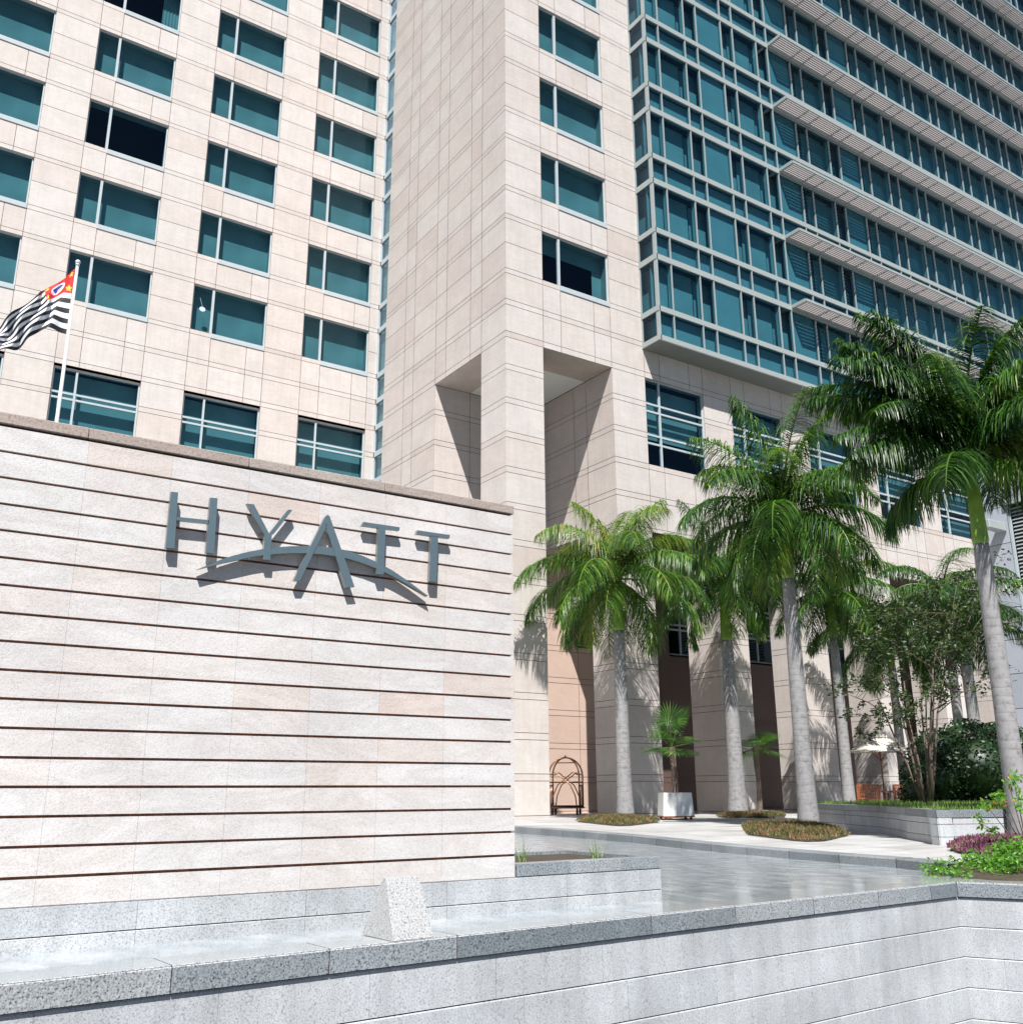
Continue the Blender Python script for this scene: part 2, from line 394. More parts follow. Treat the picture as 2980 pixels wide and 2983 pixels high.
# back wall of arcade (plane y = YB)
ub = [16.0, 17.5, 18.25, 20.0, 22.3, 24.6, 26.4, 26.9, 29.2, 30.9, 31.4, 33.6, 35.4, 35.9, 38.0, 39.8, 42.4]
def bhole(u, z): return any(a < u < b_ for a, b_ in ((22.3, 24.6), (26.9, 29.2), (31.4, 33.6), (35.9, 38.0))) and 6.17 < z < 9.3
ms_ = MB()
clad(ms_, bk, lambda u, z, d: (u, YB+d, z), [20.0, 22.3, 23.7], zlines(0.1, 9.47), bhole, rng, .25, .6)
md_ = MB(); clad(md_, bk, lambda u, z, d: (u, YB+d, z), [23.7, 24.6]+[u for u in ub if u > 25], zlines(0.1, 9.47), bhole, rng, .25, .6); hb(md_, 'arcade_shaded_wall', M['shade_stone'])  # same back wall further in, its shade put into the darker colour
me_ = MB(); me_.box(42.45, 42.7, 25.71, 28.95, .1, 9.46); hb(me_, 'arcade_end_wall', M['shade_stone'])
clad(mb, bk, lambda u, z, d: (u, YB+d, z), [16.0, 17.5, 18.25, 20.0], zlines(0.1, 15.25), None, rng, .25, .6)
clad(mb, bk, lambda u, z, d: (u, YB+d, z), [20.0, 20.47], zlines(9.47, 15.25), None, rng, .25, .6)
hb(ms_, 'arcade_back_wall', M['salmon']); hb(mb, 'podium_cladding', M['beige']); hb(bk, 'podium_backing', M['beige_dark'])
# soffits and ceilings
mb = MB()
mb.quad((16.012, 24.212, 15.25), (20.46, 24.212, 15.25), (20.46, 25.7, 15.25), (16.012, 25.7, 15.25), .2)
hb(mb, 'porch_soffit', M['beige']); mb = MB()
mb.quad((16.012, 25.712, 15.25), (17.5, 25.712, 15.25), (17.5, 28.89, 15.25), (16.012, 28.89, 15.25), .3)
for x0, x1 in ((22.0, 42.4),):
    ms_ = MB(); ms_.quad((x0, 24.212, 9.47), (x1, 24.212, 9.47), (x1, 28.89, 9.47), (x0, 28.89, 9.47), .3); hb(ms_, 'arcade_ceiling', M['shade_stone'])
hb(mb, 'porch_soffit', M['beige']); mb = MB()
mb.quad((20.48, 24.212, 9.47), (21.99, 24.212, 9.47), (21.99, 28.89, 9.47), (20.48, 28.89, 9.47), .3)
hb(mb, 'porch_soffit', M['beige'])
mb = MB(); mb.box(17.51, 20.46, 25.71, 28.89, 15.26, 15.36)
hb(mb, 'porch_ceiling', M['whiteceil'])
# masses behind the cladding so that the building is solid from the side
mb = MB()
mb.box(-11.5, 16.28, 36.2, 46, 0, 41); mb.box(16.02, 22.5, 29.0, 33.05, 0, 15.2)
mb.box(16.9, 22.6, 25.9, 33.05, 15.5, 41.0); mb.box(22.6, 63, 26.6, 46, 16.5, 50); mb.box(16.7, 42.3, 29.8, 46, 0, 15.9)
hb(mb, 'interior_mass', M['dark'])
mb = MB(); mb.box(-11.5, 22.3, 24.25, 46, 41.0, 41.5, .5); mb2 = mb
mb = MB(); mb.quad((-11.5, YL, 41.0), (16.3, YL, 41), (16.3, 46, 41), (-11.5, 46, 41)); mb.quad((16, 24.2, 41), (22.5, 24.2, 41), (22.5, 46, 41), (16, 46, 41)); mb.quad((22, 23.3, 50), (63, 23.3, 50), (63, 46, 50), (22, 46, 50))
mb.quad((-11.5, YL, 0), (-11.5, 46, 0), (-11.5, 46, 41), (-11.5, YL, 41)); mb.quad((-11.5, 46, 0), (63, 46, 0), (63, 46, 41), (-11.5, 46, 41)); mb.quad((63, 23.3, 16), (63, 46, 16), (63, 46, 50), (63, 23.3, 50))
hb(mb, 'roof', M['soffit'])

# ---- pillars of the arcade
def pillar(x0, x1, y0, y1, z1, name='pillar'):
    mb, bk = MB(), MB()
    zz = zlines(.1, z1)
    one = lambda a, b: [a, b]
    for j in range(len(zz)-1):
        za, zb = zz[j]+G, zz[j+1]-G
        t = rtone(rng, .45, .85)
        mb.box(x0, x1, y0, y1, za, zb, t)
    bk.box(x0+.012, x1-.012, y0+.012, y1-.012, .1, z1-.02)
    o = hb(mb, name, M['beige']); hb(bk, 'pillar_core', M['beige_dark'])
    return o
pillar(16.0, 17.5, 24.2, 25.7, 15.25, 'corner_pillar')
pillar(20.47, 22.0, 24.2, 25.7, 9.47)
for a, b_ in ((24.87, 26.38), (29.25, 30.72), (33.62, 35.05), (37.95, 39.35), (42.2, 43.6)):
    pillar(a, b_, 24.2, 25.7, 9.47)

# ---- window units (plane y, facing -y)
def mk_window(x, z, Y, w=2.9, hgt=1.86, split=.78, blind='full', wd=.1):
    o = empty('x')                     # placeholder removed below
    bpy.data.objects.remove(o)
    f = MB(); fw = .045; d0, d1 = .07, .14
    f.box(0, w, d0, d1, hgt-fw, hgt)                      # head
    f.box(0, fw, d0, d1, 0, hgt-fw); f.box(w-fw, w, d0, d1, 0, hgt-fw)
    f.box(split-.045, split+.045, d0-.03, d1, -.0, hgt-fw)
    f.box(fw, split-.045, d0, d1, 0, fw*.7)
    f.box(split+.003, w-.003, -.03, d1, -.19, -.002, b=.006)   # deep sill under the wide light
    f.box(split+.045, w-fw, d0, d1, -.002, .02)
    fr = hb(f, 'window', M['frame']); fr.location = Vector((x, Y, z))-HO
    rv = MB()                                             # stone reveal
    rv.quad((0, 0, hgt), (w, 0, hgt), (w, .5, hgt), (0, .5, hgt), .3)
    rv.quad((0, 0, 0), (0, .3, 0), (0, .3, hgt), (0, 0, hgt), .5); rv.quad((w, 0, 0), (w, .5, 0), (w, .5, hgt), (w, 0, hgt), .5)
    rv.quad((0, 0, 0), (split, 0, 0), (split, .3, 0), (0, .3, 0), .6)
    rv.build('reveal', M['beige'], fr)
    p = MB(); p.quad((0, .105, 0), (w, .105, 0), (w, .105, hgt), (0, .105, hgt)); p.build('pane', M['glass'], fr)
    r = MB()                                              # room box
    r.quad((-.3, 1.3, -.3), (w+.3, 1.3, -.3), (w+.3, 1.3, hgt+.3), (-.3, 1.3, hgt+.3)); 
    r.quad((-.3, .3, -.3), (-.3, 1.3, -.3), (-.3, 1.3, hgt+.3), (-.3, .3, hgt+.3)); r.quad((w+.3, .3, -.3), (w+.3, 1.3, -.3), (w+.3, 1.3, hgt+.3), (w+.3, .3, hgt+.3))
    r.quad((-.3, .3, -.01), (w+.3, .3, -.01), (w+.3, 1.3, -.01), (-.3, 1.3, -.01)); r.quad((-.3, .3, hgt+.01), (w+.3, .3, hgt+.01), (w+.3, 1.3, hgt+.01), (-.3, 1.3, hgt+.01))
    r.build('room', M['dark'], fr)
    b = MB()
    if blind == 'full': b.quad((.0, .45, 0), (w, .45, 0), (w, .45, hgt), (0, .45, hgt))
    if blind == 'side':
        for k in range(10):
            xa = w-.62+k*.062; b.quad((xa, .45+.03*(k % 2), 0), (xa+.062, .45+.03*((k+1) % 2), 0), (xa+.062, .45+.03*((k+1) % 2), hgt), (xa, .45+.03*(k % 2), hgt))
    if blind == 'half':
        b.quad((0, .45, hgt*.70), (w, .45, hgt*.70), (w, .45, hgt), (0, .45, hgt)); b.quad((w-.42, .46, 0), (w, .46, 0), (w, .46, hgt*.7), (w-.42, .46, hgt*.7))
    if blind != 'none': b.build('blind', M['blind'], fr)
    return fr
std = {}
def place_window(x, z, Y, blind='full', **k):
    key = (blind,)+tuple(sorted(k.items()))
    if key in std:
        return cpy(std[key], hotel, Vector((x, Y, z))-HO)
    std[key] = mk_window(x, z, Y, blind=blind, **k); return std[key]
for ci, c in enumerate(cols):
    for fi, f in enumerate(floors):
        bl = 'full'
        if ci == 3 and fi == 2: bl = 'none'
        if ci == 3 and fi == 4: bl = 'side'
        w_ = place_window(c, f+.09, YL, bl, hgt=1.91)
for fi, f in enumerate(floors):
    place_window(17.52, f+.09, YT, 'half' if fi == 0 else 'full', hgt=1.91, w=2.95, split=.75)
# sticker hanging in one window
st = MB(); st.poly([(8.9+.12*math.cos(a)*(1.0), YL+.08, 18.75+.1*math.sin(a)) for a in [i*math.pi*2/10 for i in range(10)]])
st.tube([(8.78, YL+.08, 19.2), (8.9, YL+.08, 18.84)], .006, 4)
hb(st, 'hanging_sticker', plain('sticker_white', (.5, .6, .65), .5))

def big_window(x, Y, w, rows, split=.75, z0=11.98, z1=15.2, blindz=None, bh=None):
    f = MB(); fw = .05; d0, d1 = .07, .15
    f.box(0, w, d0, d1, z1-fw, z1); f.box(0, w, d0, d1, z0, z0+fw)
    f.box(0, fw, d0, d1, z0+fw, z1-fw); f.box(w-fw, w, d0, d1, z0+fw, z1-fw)
    f.box(split-.035, split+.035, d0-.02, d1, z0+fw, z1-fw)
    for zz in rows:
        f.box(fw, split-.035, d0-.01, d1, zz-.035, zz+.035); f.box(split+.035, w-fw, d0-.01, d1, zz-.035, zz+.035)
    fr = hb(f, 'window', M['frame']); fr.location = Vector((x, Y, 0))-HO
    p = MB(); p.quad((0, .11, z0), (w, .11, z0), (w, .11, z1), (0, .11, z1)); p.build('pane', M['glass'], fr)
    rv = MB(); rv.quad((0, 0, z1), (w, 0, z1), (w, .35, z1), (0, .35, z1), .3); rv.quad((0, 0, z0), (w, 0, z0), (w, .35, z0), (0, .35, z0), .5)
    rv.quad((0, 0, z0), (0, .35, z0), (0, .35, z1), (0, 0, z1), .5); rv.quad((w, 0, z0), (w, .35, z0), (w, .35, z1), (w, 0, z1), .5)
    rv.build('reveal', M['beige'], fr)
    r = MB(); r.quad((-.3, 1.3, z0-.3), (w+.3, 1.3, z0-.3), (w+.3, 1.3, z1+.3), (-.3, 1.3, z1+.3)); r.quad((-.3, .35, z0-.3), (-.3, 1.3, z0-.3), (-.3, 1.3, z1+.3), (-.3, .35, z1+.3)); r.quad((w+.3, .35, z0-.3), (w+.3, 1.3, z0-.3), (w+.3, 1.3, z1+.3), (w+.3, .35, z1+.3))
    r.quad((-.3, .35, z0-.01), (w+.3, .35, z0-.01), (w+.3, 1.3, z0-.01), (-.3, 1.3, z0-.01)); r.quad((-.3, .35, z1+.01), (w+.3, .35, z1+.01), (w+.3, 1.3, z1+.01), (-.3, 1.3, z1+.01))
    r.build('room', M['dark'], fr)
    if blindz:
        b = MB(); 
        for a, c in blindz: b.quad((0, .42, a), (w, .42, a), (w, .42, c), (0, .42, c))
        b.build('blind', M['blind'], fr)
    return fr
for i, c in enumerate(cols): big_window(c, YL, 2.9, (14.26, 14.06, 13.1, 12.86), .78, 11.98, 15.17, [(12.0, 15.1)])
for i, b_ in enumerate(bays):
    big_window(b_, YT, 2.88, (14.29, 14.0, 13.1, 12.78), .7, 11.93, 15.25, [[(13.08, 15.1)], [(12.9, 15.1)], [(13.6, 15.1)], [(13.3, 14.5)], [(12.0, 12.8), (13.3, 14.3)]][i])
for a, b_ in ((22.3, 24.6), (26.9, 29.2), (31.4, 33.6), (35.9, 38.0)):
    big_window(a, YB, b_-a, (7.2, 7.4, 8.4, 8.2), .7, 6.17, 9.3)

# ---- recessed glass strip in the corner (plane x = XS)
f, p = MB(), MB()
bands = sorted([17.69+3.21*k for k in range(7)]+[19.78+3.21*k for k in range(7)]+[16.54-1.172*k for k in range(14)])
for z in bands: f.box(XS-.05, XS+.05, 33.0, YL-.001, z-.11, z+.11)
f.box(XS-.05, XS+.05, YL-.07, YL-.002, 0, 41); f.box(XS-.051, XS-.0, 33.62, 33.66, 0, 41)
st = hb(f, 'corner_window_strip', M['frame'])
p.quad((XS, 33.0, 0), (XS, YL, 0), (XS, YL, 41), (XS, 33.0, 41)); p.build('pane', M['glass_s'], st)
b = MB(); b.quad((XS+.14, 33.0, 0), (XS+.14, YL, 0), (XS+.14, YL, 41), (XS+.14, 33.0, 41)); b.build('blind', M['blind'], st)
mb = MB(); mb.quad((16, 33.1, 0), (XS+.6, 33.1, 0), (XS+.6, 33.1, 41), (16, 33.1, 41), .5); hb(mb, 'tower_return', M['beige'])

# ---- curtain wall
YC = 23.31; XC0, XC1 = 22.0, 62.0; ZC0, ZC1 = 16.36, 49.5
xe = [22.0]; k = 0
while xe[-1] < XC1-1.5: xe.append(xe[-1]+(.715 if k % 2 == 0 else 1.465)); k += 1
XC1 = xe[-1]
zbands = [(16.36, 16.56)]
for k in range(0, 11):
    zbands += [(17.51+3.208*k, 17.72+3.208*k), (19.60+3.208*k, 19.83+3.208*k)]
zbands = [b for b in zbands if b[1] < ZC1]
cw = MB()
for a, c in zbands:
    cw.box(XC0, XC1, YC-.06, YC+.10, a, c)
    cw.box(XC0-.06, XC0+.04, YC-.06, YT-.001, a-.002, c+.002)
prev = zbands[0][1]
for a, c in zbands[1:]:
    for i, x in enumerate(xe):
        w = .021 if i else .04
        cw.box(x-w, x+w, YC-.05, YC+.09, prev, a)
    cw.box(XC0-.05, XC0+.02, YT-.06, YT-.002, prev, a)
    prev = c
cwo = hb(cw, 'curtain_wall', M['metal'])
gp = MB(); gp.quad((XC0, YC, ZC0), (XC1, YC, ZC0), (XC1, YC, ZC1), (XC0, YC, ZC1))
gp.quad((XC0-.02, YC, ZC0), (XC0-.02, YT, ZC0), (XC0-.02, YT, ZC1), (XC0-.02, YC, ZC1)); gp.build('glazing', M['glass_c'], cwo)
sp, bl, rm = MB(), MB(), MB()
prev = zbands[0][1]
for n, (a, c) in enumerate(zbands[1:]):
    tall = n % 2 == 1
    for i in range(len(xe)-1):
        x0, x1 = xe[i], xe[i+1]; wide = i % 2 == 1
        if not tall: sp.quad((x0, YC+.17, prev), (x1, YC+.17, prev), (x1, YC+.17, a), (x0, YC+.17, a))
        elif wide and (i//2) % 2 == 1 and x0 < 36: sp.quad((x0+.03, YC+.09, prev), (x1-.03, YC+.09, prev), (x1-.03, YC+.09, a), (x0+.03, YC+.09, a))
        elif wide or i == 0:
            e = .10 if i else 0
            bl.quad((x0-.0, YC+.34, prev), (x1-e, YC+.34, prev), (x1-e, YC+.34, a), (x0, YC+.34, a), rng.random())
            bl.quad((x1-.03, YC+.05, prev), (x1-.03, YC+.16, prev), (x1-.03, YC+.16, a), (x1-.03, YC+.05, a))
        else:
            bl.quad((x0+.02, YC+.42, prev), (x1+.7, YC+.42, prev), (x1+.7, YC+.42, a), (x0+.02, YC+.42, a))
            bl.quad((x0-.0, YC+.56, prev), (x0+.3, YC+.56, prev), (x0+.3, YC+.56, a), (x0-.0, YC+.56, a))
    rm.box(XC0+.02, XC1, YC+.12, YC+1.2, a, c)
    prev = c
bl.quad((XC0+.30, YC+.3, ZC0), (XC0+.30, YT+.3, ZC0), (XC0+.30, YT+.3, ZC1), (XC0+.30, YC+.3, ZC1))
sp.build('spandrel_panel', M['spandrel'], cwo); bl.build('blind', M['blind'], cwo)
rm.quad((XC0, YC+1.15, ZC0), (XC1, YC+1.15, ZC0), (XC1, YC+1.15, ZC1), (XC0, YC+1.15, ZC1)); rm.build('room', M['navy'], cwo)
so = MB(); so.box(XC0-.05, XC1, YC-.05, YT+.3, ZC0-.03, ZC0-.002); so.build('soffit', M['soffit'], cwo)
# wall between 16.45 and tower beyond the overhang is hidden behind the glass
# ---- sun shades, one per storey
def sunshade(z, x0=29.27):
    s = MB(); y0, y1 = YC-.10, YC-.80
    s.box(x0, XC1, y1-.02, y1+.04, z-.03, z+.08)                 # outer rail
    s.box(x0, XC1, y0-.03, y0+.02, z-.02, z+.03)
    s.box(x0-.0, x0+.09, y1+.06, YC-.06, z-.03, z+.12)
    for i in range(len(xe)):
        if xe[i] > x0+.3: s.box(xe[i]-.02, xe[i]+.02, y1+.0, YC-.04, z-.035, z-.006); s.box(xe[i]-.035, xe[i]+.035, y1+.2, y1+.27, z-.05, z+.0); s.box(xe[i]-.035, xe[i]+.035, y0-.2, y0-.13, z-.05, z+.0)
    o = hb(s, 'sun_shade', M['metal'])
    sl = MB(); nsl = 6
    for i in range(nsl):
        yy = y1+.105+i*.098; sl.prism([(x0+.09, yy, z+.0), (x0+.09, yy+.066, z+.012), (x0+.09, yy+.066, z+.03), (x0+.09, yy, z+.055)], (XC1-x0-.09, 0, 0))
    sl.build('slat', M['metal_b'], o)
    return o
s0 = sunshade(19.72)
for k in range(1, 9): 
    c = cpy(s0, hotel, s0.location+Vector((0, 0, 3.208*k)))

# ---- grey granite wing on the right
wing = tag(empty('granite_building', (42.4, 10, 0)), 'blue-grey granite building with a louvred opening behind the large right palm', 'building')
mb, bk = MB(), MB()
ys = [24.19, 22.88, 20.6, 18.3, 16, 13.7, 11.4, 9]
zz = [0, 1.5, 2.9, 4.3, 5.8, 7.3, 8.7, 10.2, 11.63, 13.33, 13.65, 15.3]
def whole(u, z): return u < 22.88 and 7.3 < z < 13.33
clad(mb, bk, lambda u, z, d: (42.4+d, u, z), ys, zz, whole, rng, .2, .9, .015, g=.014)
mb.box(42.45, 60, 9, 24.1, 15.3, 15.4)
mb.box(42.42, 60, 9.0, 9.2, 0, 15.3)
w1 = mb.build('granite_wall', M['wing'], wing); w1.location = (-42.4, -10, 0)
w2 = bk.build('wall_backing', M['dirty'], wing); w2.location = (-42.4, -10, 0)
lv = MB(); z = 7.35
while z < 13.25: lv.prism([(42.5, 9.2, z), (42.62, 9.2, z+.1), (42.62, 9.2, z+.13), (42.5, 9.2, z+.03)], (0, 13.5, 0)); z += .17
lo = lv.build('louvre', M['metal'], wing); lo.location = (-42.4, -10, 0)
lv = MB(); lv.box(42.25, 42.399, 9.0, 22.86, 13.36, 13.62); lv.box(42.45, 42.55, 22.75, 22.87, 7.3, 13.33)
lo = lv.build('lintel', M['frame'], wing); lo.location = (-42.4, -10, 0)
lv = MB(); lv.quad((42.75, 9.2, 7.3), (42.75, 22.88, 7.3), (42.75, 22.88, 13.33), (42.75, 9.2, 13.33)); lo = lv.build('dark_void', M['dark'], wing); lo.location = (-42.4, -10, 0)
lv = MB(); lv.box(41.0, 42.39, 22.95, 23.35, 12.15, 12.55, b=.03); lo = lv.build('projecting_canopy', M['metal'], wing); lo.location = (-42.4, -10, 0)

# ---------------------------------------------------------------- ground, plaza, pool
def struct(name, mb, mat): return tag(mb.build(name, mat), kind='structure')
mb = MB(); mb.quad((-400, -400, -1.7), (400, -400, -1.7), (400, 400, -1.7), (-400, 400, -1.7)); struct('ground', mb, M['asphalt'])
KB = [(10.40, 6.86), (10.484, 7.141), (10.723, 7.75), (10.86, 8.717), (10.99, 9.6), (11.228, 10.928), (11.58, 12.3), (12.10, 14.07), (12.488, 16.104), (12.80, 18.2), (12.93, 19.17), (12.99, 20.6)]
mb, bk = MB(), MB()
# paved rows: slabs with fine joints over a darker bed
def kx(y):
    if y <= KB[0][1]: return KB[0][0]
    for (x0, y0), (x1, y1) in zip(KB, KB[1:]):
        if y0 <= y <= y1: return x0+(x1-x0)*(y-y0)/(y1-y0)
    return -14 if y > KB[-1][1] else KB[-1][0]
def ledge_x(y): return 9.64+(6.23-y)*.50      # coping line running back towards the street
y = 7.0
prng = random.Random(11)
rows = []
while y < 20.6: rows.append(y); y += .6
rows[-1] = 20.6
for a, c in zip(rows, rows[1:]+[None]):
    if c is None: break
    xa, xc = kx(a+.001)+.30, kx(c-.001)+.30
    x = 0; first = True
    while x < 44:
        w = .6+prng.random()*.9
        p = [(xa+x, a), (xa+x+w, a), (xc+x+w, c), (xc+x, c)]
        q = .007
        mb.poly([(p[0][0]+q, a+q, gz(0, a)), (p[1][0]-q, a+q, gz(0, a)), (p[2][0]-q, c-q, gz(0, c)), (p[3][0]+q, c-q, gz(0, c))], prng.random())
        x += w
    bk.poly([(xa, a, gz(0, a)-.006), (xa+46, a, gz(0, a)-.006), (xc+46, c, gz(0, c)-.006), (xc, c, gz(0, c)-.006)])
y = 20.6
while y < 29:
    x = -14+prng.random()
    while x < 58:
        w = .6+prng.random()*.9; q = .007
        mb.poly([(x+q, y+q, gz(0, y)), (x+w-q, y+q, gz(0, y)), (x+w-q, y+.6-q, gz(0, y+.6)), (x+q, y+.6-q, gz(0, y+.6))], prng.random()); x += w
    bk.poly([(-14, y, gz(0, y)-.006), (58, y, gz(0, y)-.006), (58, y+.6, gz(0, y+.6)-.006), (-14, y+.6, gz(0, y+.6)-.006)])
    y += .6
mb.quad((-14, 29.0, .155), (58, 29.0, .155), (58, 40, .155), (-14, 40, .155), .5)
mb.poly([(10.9, 6.6, .1), (10.75, 6.25, .1), (14.0, 0, .1), (57, 0, .1), (57, 7.0, .1), (10.9, 7.0, .1)], .6)
sb = MB(); sb.poly([(10.1, 6.6, .0), (10.0, 6.1, .0), (12.75, .8, .0), (14.1, 0, .1), (10.76, 6.24, .1), (10.41, 6.85, .1)]); sb.poly([(10.76, 6.24, .1), (10.9, 6.6, .1), (10.9, 7.03, .1), (10.4, 7.1, .1), (10.5, 6.9, .1)]); struct('shrub_soil', sb, M['soil'])
cf = MB(); cf.poly([(9.42, 6.30, .0015), (9.62, 6.25, .0015), (9.98, 5.9, .0015), (10.9, 6.5, .0015), (10.75, 6.9, .0015), (10.1, 6.98, .0015), (9.95, 6.80, .0015), (9.42, 6.58, .0015)], .5); struct('corner_paving', cf, M['greypol'])
struct('pavement', mb, M['pave']); struct('paving_bed', bk, M['kerb'])
# plaza body under the paving
mb = MB(); mb.poly([(-14, 20.7, .09), (-14, 40, .09), (58, 40, .09), (58, 0, .09), (14.3, 0, .09), (11.0, 6.3, .09), (10.8, 7.0, .09)]+[(x+.2, y, .09) for x, y in KB[1:]]+[(13.2, 20.7, .09)])
struct('plaza_base', mb, M['kerb'])
# kerb stones along the water
mb = MB()
import itertools
dist = [0]
for a, c in zip(KB, KB[1:]): dist.append(dist[-1]+math.dist(a, c))
def kpt(s):
    for i in range(len(KB)-1):
        if s <= dist[i+1]+1e-6:
            t = (s-dist[i])/(dist[i+1]-dist[i]); a, c = Vector(KB[i]), Vector(KB[i+1]); p = a.lerp(c, t); d = (c-a).normalized(); return p, Vector((d.y, -d.x))
s = 0
while s < dist[-1]-.2:
    e = min(s+.95, dist[-1]); n = 4
    for j in range(n):
        a, na = kpt(s+(e-s)*j/n+(.004 if j == 0 else 0)); c, nc = kpt(s+(e-s)*(j+1)/n-(.004 if j == n-1 else 0))
        a2, c2 = a+na*.31, c+nc*.31
        za, zc = gz(0, a.y)+.004, gz(0, c.y)+.004
        if j == 0: tt = prng.random()
        mb.quad((a.x, a.y, -.1), (c.x, c.y, -.1), (c.x, c.y, zc-.012), (a.x, a.y, za-.012), tt)
        mb.quad((a.x, a.y, za-.012), (c.x, c.y, zc-.012), (c.x+nc.x*.012, c.y+nc.y*.012, zc), (a.x+na.x*.012, a.y+na.y*.012, za), tt)
        mb.quad((a.x+na.x*.012, a.y+na.y*.012, za), (c.x+nc.x*.012, c.y+nc.y*.012, zc), (c2.x, c2.y, zc), (a2.x, a2.y, za), tt)
    s = e
mb.quad((12.99, 20.6, -.1), (-14, 20.6, -.1), (-14, 20.6, .158), (12.99, 20.6, .158), .5)
mb.quad((12.99, 20.6, .158), (-14, 20.6, .158), (-14, 20.95, .158), (12.99, 20.95, .158), .5)
struct('kerb', mb, M['kerb'])

# ledge geometry: front edge line
LA, LB = Vector((.813, 5.755)), Vector((9.565, 6.235))
ld = (LB-LA).normalized(); ln = Vector((-ld.y, ld.x))          # ln points towards the water
RB = Vector((12.3, .9)); rd = (RB-LB).normalized(); rn = Vector((-rd.y, rd.x))
if rn.x < 0: rn = -rn
def lp(s, off=0, z=0): p = LA+ld*s+ln*off; return (p.x, p.y, z)
L0, L1 = -6.0, (LB-LA).length
# water sheet
mb = MB(); a = LA+ld*L0+ln*.30; b_ = LB+ln*.30
mb.poly([(a.x, a.y, 0)]+[(b_.x-.15, b_.y, 0), (9.75, 6.64, 0), (10.15, 6.95, 0)]+[(x+.02, y, 0) for x, y in KB[1:]]+[(-14, 20.65, 0), (-14, a.y, 0)])
struct('water', mb, M['water'])
# retaining ledge wall: coping slabs, joints and stepped courses
def strip(name_parent, A, d, nrm, s0, s1, joints, parent, top_w, right=False):
    cop, topm, body, jt = MB(), MB(), MB(), MB()
    rg = random.Random(5 if not right else 9)
    def P(s, off, z): p = A+d*s+nrm*off; return (p.x, p.y, z)
    js = [s0]+[j for j in joints if s0 < j < s1]+[s1]
    for a, c in zip(js, js[1:]):
        a1, c1 = a+.003, c-.003; t = rg.random()
        zt, zb = .004, -.135
        cop.quad(P(a1, 0, zb), P(c1, 0, zb), P(c1, 0, zt-.012), P(a1, 0, zt-.012), t)
        cop.quad(P(a1, 0, zt-.012), P(c1, 0, zt-.012), P(c1, .012, zt), P(a1, .012, zt), 1)
        cop.quad(P(a1, 0, zb), P(c1, 0, zb), P(c1, .06, zb), P(a1, .06, zb), t)
        topm.quad(P(a1, .012, zt), P(c1, .012, zt), P(c1, top_w, zt-.002), P(a1, top_w, zt-.002), rg.random())
        topm.quad(P(a1, top_w, zt-.002), P(c1, top_w, zt-.002), P(c1, top_w, -.1), P(a1, top_w, -.1), .3)
    jt.quad(P(s0, .006, -.13), P(s1, .006, -.13), P(s1, .006, 0), P(s0, .006, 0)); jt.quad(P(s0, .006, -.0), P(s1, .006, -.0), P(s1, top_w-.01, -.0), P(s0, top_w-.01, -.0))
    # courses: each is a slab with a bright chamfer on top, set over a dark joint
    z = -.143
    for k in range(6):
        zt, zb = z, z-.272
        off = .02
        s = s0-rg.random()*.5 if k % 2 else s0
        s = s0-(.06 if right else 0); first = True
        S1 = s1+(.06 if not right else 0)
        while s < S1:
            w = (.95 if not first else .35+rg.random()*.6); first = False
            e = min(s+w, S1); t = .3+.4*rg.random()
            body.quad(P(s+.0007, off, zb), P(e-.0007, off, zb), P(e-.0007, off, zt-.009), P(s+.0007, off, zt-.009), t)
            body.quad(P(s+.0007, off, zt-.009), P(e-.0007, off, zt-.009), P(e-.0007, off+.006, zt), P(s+.0007, off+.006, zt), min(1, t+.05))
            s = e
        z = zb-.007
    jt.quad(P(s0, .06, -1.8), P(s1, .06, -1.8), P(s1, .06, -.13), P(s0, .06, -.13))
    cop.build('coping', M['greydark'], parent); topm.build('coping_top', M['greypol'], parent)
    body.build('wall_course', M['grey'], parent); jt.build('mortar_joint', M['dirty'], parent)
ledge = tag(empty('retaining_wall', (0, 0, 0)), 'low grey granite retaining wall with a speckled coping in the foreground, water brimming behind it', 'wall')
jx = [-4.6, -3.6, -2.6, -1.6, -.6, .845, 1.785, 2.70, 4.46, 5.41, 6.43, 7.40, 8.28]
strip('l', LA, ld, ln, L0, L1, [j for j in jx], ledge, .33)
strip('r', LB, rd, rn, .0, (RB-LB).length, [.9, 1.8, 2.7, 3.6, 4.5], ledge, .45, True)

